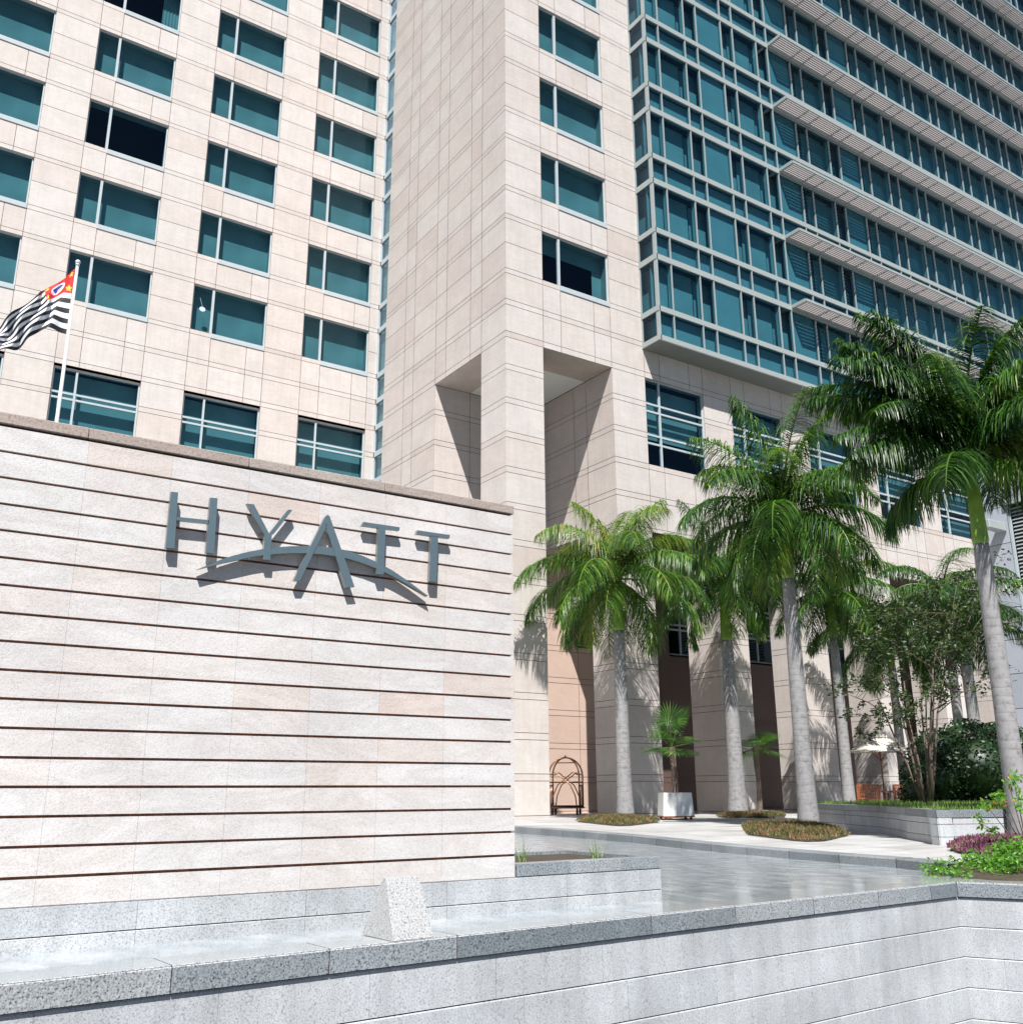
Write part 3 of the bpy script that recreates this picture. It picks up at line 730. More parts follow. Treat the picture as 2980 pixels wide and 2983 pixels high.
# ---------------------------------------------------------------- sign wall
PS = 6.72
sw = tag(empty('sign_wall', (0, PS, 0)), 'pale pinkish granite feature wall with dark horizontal grooves carrying the steel hotel name', 'wall')
XE = 4.512
mb, jt = MB(), MB()
gzs = [3.198-.1736*i for i in range(17)]; gzs = [3.198, 3.024, 2.851, 2.678, 2.507, 2.333, 2.16, 1.986, 1.812, 1.637, 1.463, 1.289, 1.115, .943, .770, .597, .423]
wr = random.Random(21)
pink = {(12, 2): .02, (12, 4): .12, (5, 3): .3, (9, 1): .1, (10, 3): .12, (7, 2): .2, (7, 4): .22, (15, 1): .22, (12, 1): .25, (13, 5): .4}
for i in range(len(gzs)):
    zt = gzs[i]-.0085; zb = gzs[i+1]+.0085 if i+1 < len(gzs) else .262
    if i == len(gzs)-1: zt = .423-.010
    xs_ = [-4.49+.556*k for k in range(17)]
    xs_ = [x for x in xs_ if x < XE-.2]+[XE]
    for j in range(len(xs_)-1):
        a, c = xs_[j]+.0005, xs_[j+1]-.0005
        t = .5+.4*wr.random()
        if wr.random() < .07: t = .15+.3*wr.random()
        mb.quad((a, PS, zb), (c, PS, zb), (c, PS, zt), (a, PS, zt), t)
        mb.quad((a, PS, zt), (c, PS, zt), (c, PS+.03, zt), (a, PS+.03, zt), t); mb.quad((a, PS, zb), (c, PS, zb), (c, PS+.03, zb), (a, PS+.03, zb), t)
    mb.quad((XE, PS, zb), (XE, PS+.45, zb), (XE, PS+.45, zt), (XE, PS, zt), .7)
jt.box(-5, XE-.02, PS+.022, PS+.43, .2, 3.2)
sx = mb.build('granite_course', M['wallstone'], sw); sx.location = (0, -PS, 0)
sx = jt.build('groove_backing', M['groove'], sw); sx.location = (0, -PS, 0)
mb = MB()
xs_ = [-5.0, -3.9, -2.8, -1.7, -.6, .5, 1.06, 2.17, 3.28, XE+.004]
for a, c in zip(xs_, xs_[1:]): mb.box(a+.0015, c-.0015, PS-.012, PS+.46, 3.208, 3.283, wr.random(), b=.005)
sx = mb.build('coping', M['coping_beige'], sw); sx.location = (0, -PS, 0)
# plinth running on past the wall end, with the planter on it
mb, jt = MB(), MB()
for zb, zt in ((.0935, .259), (-.3, .0885)):
    x = -5.0
    while x < 6.02:
        e = min(x+1.112, 6.02)
        if 6.02-e < .3: e = 6.02
        mb.quad((x+.001, PS-.012, zb), (e-.001, PS-.012, zb), (e-.001, PS-.012, zt-.006), (x+.001, PS-.012, zt-.006), wr.random())
        mb.quad((x+.001, PS-.012, zt-.006), (e-.001, PS-.012, zt-.006), (e-.001, PS-.004, zt), (x+.001, PS-.004, zt), 1)
        x = e
    mb.quad((6.02, PS-.012, zb), (6.02, PS+1.3, zb), (6.02, PS+1.3, zt), (6.02, PS-.012, zt), .6)
mb.quad((-5, PS-.012, .2585), (6.02, PS-.012, .2585), (6.02, PS+.1, .2585), (-5, PS+.1, .2585), .6)
jt.box(-5, 6.01, PS, PS+1.25, -.3, .2575)
sx = mb.build('plinth', M['grey'], sw); sx.location = (0, -PS, 0)
sx = jt.build('plinth_core', M['dirty'], sw); sx.location = (0, -PS, 0)
pl = tag(empty('stone_planter', (5.3, PS, .26)), 'long planter with dark speckled granite rim at the right end of the sign wall', 'planter')
mb = MB()
for a, c in ((4.525, 5.05), (5.05, 5.58), (5.58, 6.025)): mb.box(a+.001, c-.001, PS-.016, PS+.12, .262, .357, wr.random(), b=.003)
mb.box(5.9, 6.025, PS+.121, PS+1.3, .262, .357, .4); mb.box(4.525, 5.899, PS+1.18, PS+1.3, .262, .357, .4)
sx = mb.build('rim', M['greydark'], pl); sx.location = (-5.3, -PS, -.26)
mb = MB(); mb.quad((4.52, PS+.12, .33), (5.9, PS+.12, .33), (5.9, PS+1.18, .33), (4.52, PS+1.18, .33)); sx = mb.build('soil', M['soil'], pl); sx.location = (-5.3, -PS, -.26)

# ---------------------------------------------------------------- letters
def l2(x, y, Y): return ony(400+x/1.93, 1400+y/1.93, Y)
YF, TH = PS-.070, .034
def letter(name, polys, label, cat='letter'):
    root = empty(name, (0, PS, 2.6))
    tag(root, label, cat)
    f, r = MB(), MB()
    for pts in polys:
        P = [l2(x, y, YF) for x, y in pts]
        f.poly(P[::-1]); k = len(P)
        for i in range(k):
            a, c = P[i], P[(i+1) % k]
            r.quad(a, c, c+Vector((0, TH, 0)), a+Vector((0, TH, 0)))
        r.poly([p+Vector((0, TH, 0)) for p in P])
    # fixing studs
    for pts in polys[:1]:
        P = [l2(x, y, YF) for x, y in pts]; c = sum(P, Vector())/len(P)
        r.tube([c+Vector((0, TH, 0)), (c.x, PS+.02, c.z)], .008, 6)
    o = f.build('face', M['letter'], root); o.location = (0, -PS, -2.6)
    o = r.build('side_return', M['bronze'], root); o.location = (0, -PS, -2.6)
    return root
letter('metal_letter', [[(190, 62), (230, 66), (209, 381), (159, 377)], [(411, 95), (452, 99), (431, 410), (385, 405)], [(220, 203), (404, 222), (402, 242), (218, 222)]], 'brushed steel capital H, first letter of the name on the sign wall')
letter('metal_letter', [[(616, 129), (656, 133), (741, 297), (757, 306), (748, 446), (708, 444), (717, 302)], [(741, 297), (849, 163), (873, 165), (768, 300), (757, 306)]], 'brushed steel capital Y overlapping the left of the metal arc')
letter('metal_letter', [[(1059, 200), (1070, 192), (1082, 200), (1222, 598), (1172, 601), (1062, 262), (1060, 238)], [(1059, 200), (1060, 238), (1066, 252), (914, 564), (878, 563), (1050, 215)]], 'brushed steel capital A, tallest letter, standing across the metal arc')
letter('metal_letter', [[(1356, 262), (1396, 266), (1386, 528), (1344, 526)], [(1272, 232), (1476, 262), (1474, 281), (1396, 272), (1396, 266), (1356, 262), (1356, 266), (1262, 253)]], 'brushed steel capital T between the A and the last letter')
letter('metal_letter', [[(1652, 312), (1692, 316), (1683, 570), (1641, 567)], [(1575, 279), (1758, 306), (1756, 325), (1692, 318), (1692, 314), (1652, 309), (1652, 312), (1569, 300)]], 'brushed steel capital T, last letter, beyond the end of the arc')
# arc
outer = [(337, 500), (400, 474), (470, 444), (540, 422), (620, 401), (700, 386), (780, 375), (860, 369), (940, 367), (1020, 369), (1100, 377), (1180, 393), (1260, 420), (1340, 455), (1430, 502), (1530, 570), (1634, 648)]
inner = [(337, 500), (420, 480), (490, 462), (560, 447), (640, 430), (720, 418), (800, 411), (870, 408), (950, 408), (1030, 413), (1110, 424), (1190, 440), (1270, 464), (1350, 496), (1430, 533), (1530, 590), (1632, 650)]
root = tag(empty('metal_arc', (0, PS, 2.3)), 'thin brushed steel crescent arc running behind the letters on the sign wall', 'sign emblem')
f, r = MB(), MB(); YA = YF+.004
O = [l2(x, y, YA) for x, y in outer]; I = [l2(x, y, YA) for x, y in inner]
for i in range(len(O)-1):
    f.quad(O[i], I[i], I[i+1], O[i+1])
    e = Vector((0, TH+.01, 0))
    r.quad(O[i], O[i+1], O[i+1]+e, O[i]+e); r.quad(I[i], I[i+1], I[i+1]+e, I[i]+e); r.quad(O[i]+e, O[i+1]+e, I[i+1]+e, I[i]+e)
for k in (4, 8, 13):
    c = (O[k]+I[k])/2; r.tube([c+Vector((0, TH, 0)), (c.x, PS+.02, c.z)], .008, 6)
o = f.build('face', M['letter'], root); o.location = (0, -PS, -2.3)
o = r.build('side_return', M['bronze'], root); o.location = (0, -PS, -2.3)

# ---------------------------------------------------------------- granite wedge on the ledge
c0 = Vector((3.03, 5.885, .006))
wd = empty('granite_wedge', tuple(c0))
mb = MB()
L = .30; W = .40; Hh = .36; tp = .035
A_ = [(0, 0, 0), (L, .0, 0), (L, W, 0), (0, W, 0), (.035, W*.42, Hh), (L-.015, W*.42, Hh), (L-.015, W*.42+tp, Hh), (.035, W*.42+tp, Hh)]
for fc in ((0, 1, 5, 4), (1, 2, 6, 5), (2, 3, 7, 6), (3, 0, 4, 7), (4, 5, 6, 7), (3, 2, 1, 0)): mb.quad(*[A_[i] for i in fc], .6)
bpy.data.objects.remove(wd)
wd = mb.build('granite_wedge', M['wedge']); wd.location = c0; wd.rotation_euler = (0, 0, math.atan2(ld.y, ld.x))
tag(wd, 'white speckled granite wedge block standing on the coping before the sign wall', 'stone block')

# ---------------------------------------------------------------- flag and pole
FY = 15.0
pt, pb = ony(227, 770, FY), ony(165, 1222, FY)
fx = (pt.x+pb.x)/2
fp = tag(empty('flagpole', (fx, FY, .1)), 'slim white flagpole rising behind the sign wall', 'flagpole')
mb = MB(); zt = pt.z
mb.tube([(0, 0, 0), (0, 0, 4), (0, 0, zt-.1)], [.038, .032, .022], 12); mb.build('pole', M['pole'], fp, smooth=True)
mb = MB(); mb.ball((0, 0, zt-.06), .04, 10, 6); mb.tube([(0, 0, zt-.12), (0, 0, zt-.09)], .03, 10); mb.build('finial', M['pole'], fp, smooth=True)
mb = MB(); mb.tube([(.0, 0, 0), (0, 0, .12)], [.12, .06], 12); mb.build('base', M['metal'], fp)
MF = [plain('flag_black', (.012, .011, .013), .7), plain('flag_white', (.78, .80, .84), .7), plain('flag_red', (.62, .012, .01), .7), plain('flag_blue', (.03, .05, .35), .7), plain('flag_yellow', (.85, .55, .03), .7)]
def flagcolor(u, v):      # u along fly 0..1.5, v down 0..1
    cw_, ch = .535, 5/13
    if u < cw_ and v < ch:
        x, y = u/cw_, v/ch
        cx_, cy_ = .5, .5; dx, dy = (u-cw_/2), (v-ch/2)
        r = math.hypot(dx, dy)
        if r < .118:
            px_, py_ = dx/.118, -dy/.118     # rough outline of the country
            out = [(-.25, .75), (.1, .62), (.45, .42), (.8, .2), (.55, -.2), (.35, -.45), (.05, -.85), (-.2, -.6), (-.15, -.2), (-.55, 0), (-.85, .25), (-.5, .6)]
            ins = False; j = len(out)-1
            for i in range(len(out)):
                if (out[i][1] > py_) != (out[j][1] > py_) and px_ < (out[j][0]-out[i][0])*(py_-out[i][1])/(out[j][1]-out[i][1])+out[i][0]: ins = not ins
                j = i
            return 3 if ins else 1
        for sx_, sy_ in ((.1, .14), (.9, .14), (.1, .86), (.9, .86)):
            dx, dy = u-sx_*cw_, v-(sy_*.86+.07)*ch; rr = math.hypot(dx, dy); a = math.atan2(dx, -dy)
            k = (a/(2*math.pi/5)) % 1; k = abs(k-.5)*2
            if rr < .022+.030*max(0, k)**1.3: return 4
        return 2
    return 0 if int(v*13) % 2 == 0 else 1
hoist = abs(ony(205, 782, FY).z-ony(196, 977, FY).z); ztop = ony(222, 783, FY).z
NU, NV = 150, 104
fl = MB(); fl.v = []
for i in range(NU+1):
    u = 1.5*i/NU
    for j in range(NV+1):
        v = j/NV
        k0 = .30*v                                   # cloth leaves the pole level, then streams down
        s = u
        lev = min(s, k0); dn = s-lev
        ang = math.radians(47+4*v)
        comp = .80
        x = -(lev*.85+dn*math.cos(ang)*comp); z = -v+.04*math.sin(u*9)*0-(dn*math.sin(ang)*.92)-.03*lev
        z += -v*0+ .30*v*max(0, dn)*.9
        yy = .12*math.sin(5.5*u+3.2*v)*min(1, u*2.5)+.05*math.sin(14*u-5*v)*min(1, u*2)+.12*dn
        x += .03*math.sin(9*u+6*v)*min(1, u*2)
        fl.v.append((x*hoist, yy*hoist, z*hoist))
for i in range(NU):
    for j in range(NV):
        a = i*(NV+1)+j; fl.f.append((a, a+1, a+NV+2, a+NV+1)); fl.t.append(.5); fl.m.append(flagcolor(1.5*(i+.5)/NU, (j+.5)/NV))
fo = fl.build('flag', MF, smooth=True, loc=(fx-.03, FY, ztop))
tag(fo, 'black and white striped flag with a red star corner streaming from the flagpole', 'flag')

# ---------------------------------------------------------------- palms
def frond(base, az, e0, L, rg, droop=95, tint=.0, leaf=.62, dens=46, young=False):
    mb = MB(); rach = MB()
    p = Vector(base); n = 22; pts = [p.copy()]; dirs = []
    for i in range(n):
        s = (i+.5)/n; e = math.radians(e0-droop*s**1.35)
        d = Vector((math.cos(az)*math.cos(e), math.sin(az)*math.cos(e), math.sin(e)))
        dirs.append(d); p = p+d*(L/n); pts.append(p.copy())
    rach.tube(pts, [.026*(1-.85*i/n)+.004 for i in range(n+1)], 5, t=.72+tint)
    side = Vector((-math.sin(az), math.cos(az), 0))
    m = int(dens*2.3*L/2.4)
    for k in range(m):
        s = .13+.87*(k+rg.random()*.6)/m
        i = min(n-1, int(s*n)); q = pts[i].lerp(pts[i+1], s*n-i); d = dirs[i]
        up = side.cross(d); up = up if up.z > 0 else -up
        ll = leaf*(math.sin(math.pi*min(1, (s*.86+.12)))**.55)*(.8+.4*rg.random())
        for sd in (-1, 1):
            lift = rg.uniform(-.45, .45)
            v = (side*sd*(.95)+d*rg.uniform(.35, .8)+up*lift).normalized()
            w = .018+.009*rg.random()
            a = q.copy(); t = min(1, max(0, .38+tint+rg.gauss(0, .23)))
            wd = v.cross(Vector((rg.uniform(-.4, .4), rg.uniform(-.4, .4), 1))).normalized()
            seg = 4; prevL = a-wd*w*.5; prevR = a+wd*w*.5
            g = rg.uniform(.7, 1.3)
            for j in range(seg):
                v = (v+Vector((0, 0, -g*(.55 if j else .25)))).normalized()
                a = a+v*(ll/seg); ww = w*(1, .95, .6, .08)[j] if j < 4 else 0
                nl, nr = a-wd*ww*.5, a+wd*ww*.5
                mb.quad(prevL, prevR, nr, nl, t); prevL, prevR = nl, nr
    return mb, rach
def palm(x, y, z0, zs, zc, rb, rt, label, seed, nf=15, L=2.7, leaf=.62, lean=(0, 0), dens=46, droop=95, group='palms in front of the hotel', tint=0, emax=84, emin=-42, extra=()):
    nf = int(nf*1.6); L *= 1.16; leaf *= 1.5
    rg = random.Random(seed)
    root = tag(empty('palm_tree', (x, y, z0)), label, 'palm tree', group)
    mb = MB(); hs = zs-z0; npt = 26; pts, rr = [], []
    for i in range(npt+1):
        t = i/npt; r = rb*.82+(rt-rb*.82)*t; r += rb*.30*math.exp(-t*9); r += .06*rb*math.sin(math.pi*t)
        pts.append((lean[0]*t*t, lean[1]*t*t, hs*t)); rr.append(r)
    mb.tube(pts, rr, 20); mb.build('trunk', M['trunk'], root, smooth=True)
    mb = MB(); lx, ly = lean; hc = zc-z0
    mb.tube([(lx, ly, hs-.02), (lx, ly, hs+.08), (lx, ly, hs+(hc-hs)*.5), (lx, ly, hc-.1), (lx, ly, hc+.25)], [rt*.98, rt*1.08, rt*.9, rt*.62, rt*.3], 16, t=.5)
    mb.build('crownshaft', M['shaft'], root, smooth=True)
    for k in range(nf):
        t = (k+.5)/nf
        az = k*2.39996+rg.uniform(-.25, .25)+seed
        e0 = emax-(emax-emin)*t**.85+rg.uniform(-7, 7)
        Lk = L*(.78+.28*math.sin(math.pi*min(1, t+.15)))*(.92+.16*rg.random())
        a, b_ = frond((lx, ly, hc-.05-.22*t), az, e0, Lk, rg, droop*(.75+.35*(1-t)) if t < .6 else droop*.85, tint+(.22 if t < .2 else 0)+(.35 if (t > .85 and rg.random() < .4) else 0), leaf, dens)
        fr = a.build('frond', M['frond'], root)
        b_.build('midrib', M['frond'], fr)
    for az, e0, Lk, dr, tn in extra:
        a, b_ = frond((lx, ly, hc-.1), math.radians(az), e0, Lk, rg, dr, tint+tn, leaf, dens)
        fr = a.build('frond', M['frond'], root); b_.build('midrib', M['frond'], fr)
    return root
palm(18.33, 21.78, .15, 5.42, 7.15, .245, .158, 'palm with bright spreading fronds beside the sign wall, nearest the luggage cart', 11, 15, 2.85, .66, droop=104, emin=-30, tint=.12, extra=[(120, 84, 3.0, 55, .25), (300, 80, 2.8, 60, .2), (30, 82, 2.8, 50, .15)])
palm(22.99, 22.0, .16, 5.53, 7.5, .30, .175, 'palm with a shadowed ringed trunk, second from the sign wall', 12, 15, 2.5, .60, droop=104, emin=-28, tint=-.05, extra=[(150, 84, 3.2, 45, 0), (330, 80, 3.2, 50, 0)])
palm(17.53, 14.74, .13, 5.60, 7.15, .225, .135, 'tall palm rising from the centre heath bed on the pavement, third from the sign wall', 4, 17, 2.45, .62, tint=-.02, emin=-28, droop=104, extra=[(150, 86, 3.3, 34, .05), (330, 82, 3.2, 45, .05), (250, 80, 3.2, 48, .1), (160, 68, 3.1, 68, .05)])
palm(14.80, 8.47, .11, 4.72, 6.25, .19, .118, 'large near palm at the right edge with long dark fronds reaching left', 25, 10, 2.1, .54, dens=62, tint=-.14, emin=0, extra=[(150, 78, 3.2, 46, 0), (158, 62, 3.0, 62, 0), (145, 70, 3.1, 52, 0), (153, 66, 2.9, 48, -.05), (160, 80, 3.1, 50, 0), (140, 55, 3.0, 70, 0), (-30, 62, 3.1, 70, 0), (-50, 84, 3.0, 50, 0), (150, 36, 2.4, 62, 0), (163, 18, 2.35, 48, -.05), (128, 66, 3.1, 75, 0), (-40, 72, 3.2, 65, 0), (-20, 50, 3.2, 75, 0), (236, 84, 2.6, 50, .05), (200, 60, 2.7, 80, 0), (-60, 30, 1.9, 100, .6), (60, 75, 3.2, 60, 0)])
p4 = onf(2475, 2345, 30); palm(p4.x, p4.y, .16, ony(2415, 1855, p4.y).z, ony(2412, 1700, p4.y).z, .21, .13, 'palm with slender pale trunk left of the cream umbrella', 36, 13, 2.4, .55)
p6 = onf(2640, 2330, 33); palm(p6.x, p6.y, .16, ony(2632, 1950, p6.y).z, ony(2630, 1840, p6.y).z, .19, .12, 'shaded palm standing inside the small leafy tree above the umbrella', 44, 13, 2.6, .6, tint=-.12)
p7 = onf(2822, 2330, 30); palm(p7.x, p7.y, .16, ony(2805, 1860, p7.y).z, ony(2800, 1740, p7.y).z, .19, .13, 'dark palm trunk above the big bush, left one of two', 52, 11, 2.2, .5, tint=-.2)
p8 = onf(2868, 2330, 27); palm(p8.x, p8.y, .16, ony(2852, 1900, p8.y).z, ony(2850, 1790, p8.y).z, .2, .14, 'dark palm trunk above the big bush, right one of two', 63, 11, 2.0, .5, tint=-.2)

# ---------------------------------------------------------------- leaves helpers
def leafcloud(mb, c, r, n, rg, size=.06, t0=0, t1=1, shell=False, sq=(1, 1, 1), asp=.5):
    c = Vector(c)
    for _ in range(n):
        d = Vector((rg.gauss(0, 1), rg.gauss(0, 1), rg.gauss(0, 1))).normalized()
        rad = r*(rg.random()**(.12 if shell else .42))
        p = c+Vector((d.x*rad*sq[0], d.y*rad*sq[1], d.z*rad*sq[2]))
        a = Vector((rg.gauss(0, 1), rg.gauss(0, 1), rg.gauss(0, .6))).normalized(); b = a.cross(Vector((rg.gauss(0, 1), rg.gauss(0, 1), rg.gauss(0, 1)))).normalized()
        s = size*rg.uniform(.7, 1.3)
        mb.quad(p-a*s, p-b*s*asp, p+a*s, p+b*s*asp, t0+(t1-t0)*rg.random())
# multi-stemmed small tree
def small_tree(base, rg, label, tips, nstem=8):
    root = tag(empty('small_tree', base), label, 'tree')
    stem, lv = MB(), MB(); B = Vector(base)
    mains = []
    for k in range(9):
        az = k*2.4; sp = .35+.75*(k/9); top = Vector((math.cos(az)*sp, math.sin(az)*sp, 2.3+rg.random()*.8)); a = Vector((math.cos(az)*.1, math.sin(az)*.1, 0))
        P = [a, a.lerp(top, .3)+Vector((0, 0, .15)), a.lerp(top, .65)+Vector((rg.gauss(0, .05), rg.gauss(0, .05), .1)), top]
        stem.tube(P, [.032, .026, .02, .014], 6); mains.append(P)
    for (tx, ty, tz, rr, nl) in tips:
        T = Vector((tx, ty, tz))-B
        best = min(mains, key=lambda P: min((P[2]-T).length, (P[3]-T).length, (P[1]-T).length+.3))
        q0 = best[3] if T.z > best[3].z+.2 else (best[2] if T.z > 1.8 else best[1])
        m2 = q0.lerp(T, .55)+Vector((rg.gauss(0, .08), rg.gauss(0, .08), .12))
        stem.tube([q0, m2, T], [.013, .010, .005], 5)
        for _ in range(7):
            q = q0.lerp(m2, rg.random()) if rg.random() < .35 else m2.lerp(T, rg.random())
            e = q+Vector((rg.gauss(0, rr*.8), rg.gauss(0, rr*.8), rg.gauss(.1, rr*.5)))
            stem.tube([q, q.lerp(e, .5)+Vector((0, 0, .05)), e], [.006, .005, .003], 4)
            leafcloud(lv, e, rr*.45, int(nl*.14), rg, .043, 0, 1)
        leafcloud(lv, T, rr, int(nl*.26), rg, .043, 0, 1, sq=(1, 1, .6))
    stem.build('trunk', M['bark'], root, smooth=True); lv.build('crown', M['leaf_tree'], root)
    return root
rg = random.Random(77)
tb = onf(2700, 2335, 21.5)
tips = []
for px_, py_, fw, rr, nl in [(2440, 2010, 20.5, .34, 260), (2500, 1990, 21, .35, 260), (2590, 2090, 20.5, .32, 240), (2520, 2150, 20.3, .22, 120), (2540, 1880, 22, .4, 420), (2600, 1800, 22, .5, 620), (2680, 1760, 22.5, .5, 620), (2760, 1800, 22, .5, 560), (2640, 1900, 21.5, .4, 420), (2720, 1900, 21.5, .4, 360), (2820, 1740, 22.5, .5, 520), (2790, 1680, 22.5, .4, 240), (2850, 1700, 22, .35, 200), (2880, 1840, 22, .4, 300), (2920, 1960, 22, .4, 260), (2930, 1700, 23, .45, 260), (2960, 1800, 23, .45, 260), (2660, 2060, 21, .3, 120), (2740, 2010, 21, .3, 120), (2860, 2000, 21, .3, 120), (2920, 1620, 23, .35, 140), (2470, 2080, 20.5, .25, 120), (2700, 1700, 22.5, .4, 260), (2570, 1980, 21, .3, 160), (2800, 1900, 22, .35, 200)]:
    P = onf(px_, py_, fw); tips.append((P.x, P.y, P.z, rr, nl))
small_tree((tb.x, tb.y, .55), rg, 'airy multi-stemmed small tree with thin branches beside the cream umbrella', tips)
# big dark bush
rg = random.Random(78)
bb = onf(2815, 2330, 24)
root = tag(empty('bush', (bb.x, bb.y, .5)), 'large dense dark green bush behind the raised planter wall', 'bush')
lv = MB(); core = MB()
for (dx, dz, r) in ((-.95, .6, .75), (-.35, .75, .95), (.35, .85, .95), (1.0, .8, .85), (-.6, 1.25, .6), (.2, 1.4, .7), (.9, 1.4, .6), (1.5, 1.2, .7), (-1.15, .3, .5), (1.9, .7, .8)):
    c = Vector((CR.x*dx, CR.y*dx, dz))+Vector((rg.uniform(-.2, .2), rg.uniform(-.2, .2), 0))
    r *= 1.12; c.z *= 1.06
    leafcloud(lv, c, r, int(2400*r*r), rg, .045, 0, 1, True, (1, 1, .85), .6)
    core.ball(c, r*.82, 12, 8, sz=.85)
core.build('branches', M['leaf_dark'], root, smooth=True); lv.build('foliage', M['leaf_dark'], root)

# ---------------------------------------------------------------- raised lawn planter
PW = [(18.55, 15.35), (17.6, 13.85), (16.63, 12.32), (15.6, 11.15), (14.9, 10.5), (14.2, 9.65), (13.75, 9.15), (14.9, 8.62), (17.5, 8.3), (24, 8.0)]
BK = [(30, 8), (30, 16.0), (21.5, 17.3), (19.5, 16.5)]
rw = tag(empty('planter_wall', (16, 12, 0)), 'raised grey granite planter wall with dark rim, grass on top, behind the centre palm', 'planter')
co, wl, jt = MB(), MB(), MB(); rg = random.Random(5)
for (x0, y0), (x1, y1) in zip(PW, PW[1:]):
    a, c = Vector((x0, y0)), Vector((x1, y1)); d = (c-a); ln_ = d.length; d.normalize(); nn = Vector((-d.y, d.x))
    if nn.x < 0 and y1 > 9.2: pass
    nn = Vector((d.y, -d.x)) if False else (Vector((-d.y, d.x)))
    k = max(1, round(ln_/1.0))
    for i in range(k):
        p, q = a+d*(ln_*i/k+.003), a+d*(ln_*(i+1)/k-.003)
        co.prism([(p.x, p.y, .50), (q.x, q.y, .50), (q.x, q.y, .61), (p.x, p.y, .61)], (nn.x*.25, nn.y*.25, 0), rg.random())
        for zb, zt in ((-.05, .22), (.228, .40), (.408, .494)):
            p2, q2 = p+nn*.012, q+nn*.012
            wl.prism([(p2.x, p2.y, zb), (q2.x, q2.y, zb), (q2.x, q2.y, zt), (p2.x, p2.y, zt)], (nn.x*.2, nn.y*.2, 0), rg.random())
    p, q = a+nn*.02, c+nn*.02
    jt.quad((p.x, p.y, -.05), (q.x, q.y, -.05), (q.x, q.y, .6), (p.x, p.y, .6))
for m_, nme, mt in ((co, 'rim', 'greydark'), (wl, 'wall_course', 'grey'), (jt, 'mortar_joint', 'dirty')):
    o = m_.build(nme, M[mt], rw); o.location = (-16, -12, 0)
lw = MB(); lw.poly([(x, y, .585) for x, y in PW+BK]); lw_o = lw.build('lawn', plain('lawn_soil', (.05, .09, .02), .9, 0, .4, 6)); tag(lw_o, kind='structure')
gr = MB(); rg = random.Random(6)
def inpoly(x, y, pl_):
    ins = False; j = len(pl_)-1
    for i in range(len(pl_)):
        if (pl_[i][1] > y) != (pl_[j][1] > y) and x < (pl_[j][0]-pl_[i][0])*(y-pl_[i][1])/(pl_[j][1]-pl_[i][1])+pl_[i][0]: ins = not ins
        j = i
    return ins
cnt = 0
while cnt < 14000:
    x, y = rg.uniform(13.8, 25), rg.uniform(8.3, 17.2)
    if not inpoly(x, y, PW+BK): continue
    h = rg.uniform(.03, .11)*(1.3 if rg.random() < .1 else 1); w = .007; a = rg.uniform(0, 6.3); dx, dy = math.cos(a)*w, math.sin(a)*w
    lx_, ly_ = rg.gauss(0, .03), rg.gauss(0, .03)
    gr.poly([(x-dx, y-dy, .58), (x+dx, y+dy, .58), (x+lx_, y+ly_, .58+h)], rg.random()); cnt += 1
tag(gr.build('grass', M['grass']), kind='stuff', label='short green grass on the raised planter', cat='grass')

# ---------------------------------------------------------------- ground cover beds
def bed(name, pts, zc, h, n, mat, label, group, rgs, soil=True):
    rg = random.Random(rgs); cx_ = sum(p[0] for p in pts)/len(pts); cy_ = sum(p[1] for p in pts)/len(pts)
    root = tag(empty(name, (cx_, cy_, zc)), label, 'flower bed', group)
    so = MB(); ring = []
    k = len(pts); base = [(p[0]-cx_, p[1]-cy_) for p in pts]
    for sc_, z in ((.97, .0), (.9, h*.35), (.6, h*.6)):
        ring.append([(x*sc_, y*sc_, z) for x, y in base])
    for a, b_ in zip(ring, ring[1:]):
        for i in range(k): j = (i+1) % k; so.quad(a[i], a[j], b_[j], b_[i])
    so.poly(ring[-1]); so.build('soil', M['soil'], root)
    mb = MB(); c = 0
    xs = [p[0] for p in base]; ys_ = [p[1] for p in base]
    while c < n:
        x, y = rg.uniform(min(xs), max(xs)), rg.uniform(min(ys_), max(ys_))
        if not inpoly(x, y, base): continue
        # height profile: distance to edge
        e = 1
        for s_ in (1.0,):
            for f_ in (.97, .93, .88, .8, .7):
                if not inpoly(x/f_, y/f_, base): e = min(e, {.97: .35, .93: .55, .88: .7, .8: .85, .7: .95}[f_])
        zz_ = h*e*rg.uniform(.55, 1.05)
        tl = rg.uniform(.03, .075); v = Vector((rg.gauss(0, .5), rg.gauss(0, .5), 1)).normalized(); w = v.cross(Vector((rg.gauss(0, 1), rg.gauss(0, 1), 0))).normalized()*rg.uniform(.006, .012)
        p = Vector((x, y, zz_)); mb.poly([p-w, p+w, p+v*tl+w*.3, p+v*tl-w*.3], min(1, max(0, rg.gauss(.5, .25)+.25*math.sin(x*5+y*3))))
        c += 1
    mb.build('foliage', mat, root); return root
bed('heath_bed', [(15.75, 20.7), (14.75, 18.0), (14.75, 17.75), (15.1, 17.75), (17.2, 19.1), (17.5, 19.5), (18.9, 22.4), (18.6, 22.6), (17.9, 22.5)], .15, .13, 9000, M['heath'], 'flat brownish green heath bed at the foot of the palm beside the sign wall', 'low beds round the palm trunks', 1)
bed('heath_bed', [(13.85, 13.1), (12.9, 11.2), (12.85, 10.85), (13.2, 10.8), (15.1, 11.8), (15.35, 12.1), (18.6, 15.6), (18.3, 16.3), (17.0, 16.2)], .12, .13, 13000, M['heath'], 'rusty green heath bed at the foot of the centre palm on the pavement', 'low beds round the palm trunks', 2)
b3 = onf(2170, 2372, 28.5)
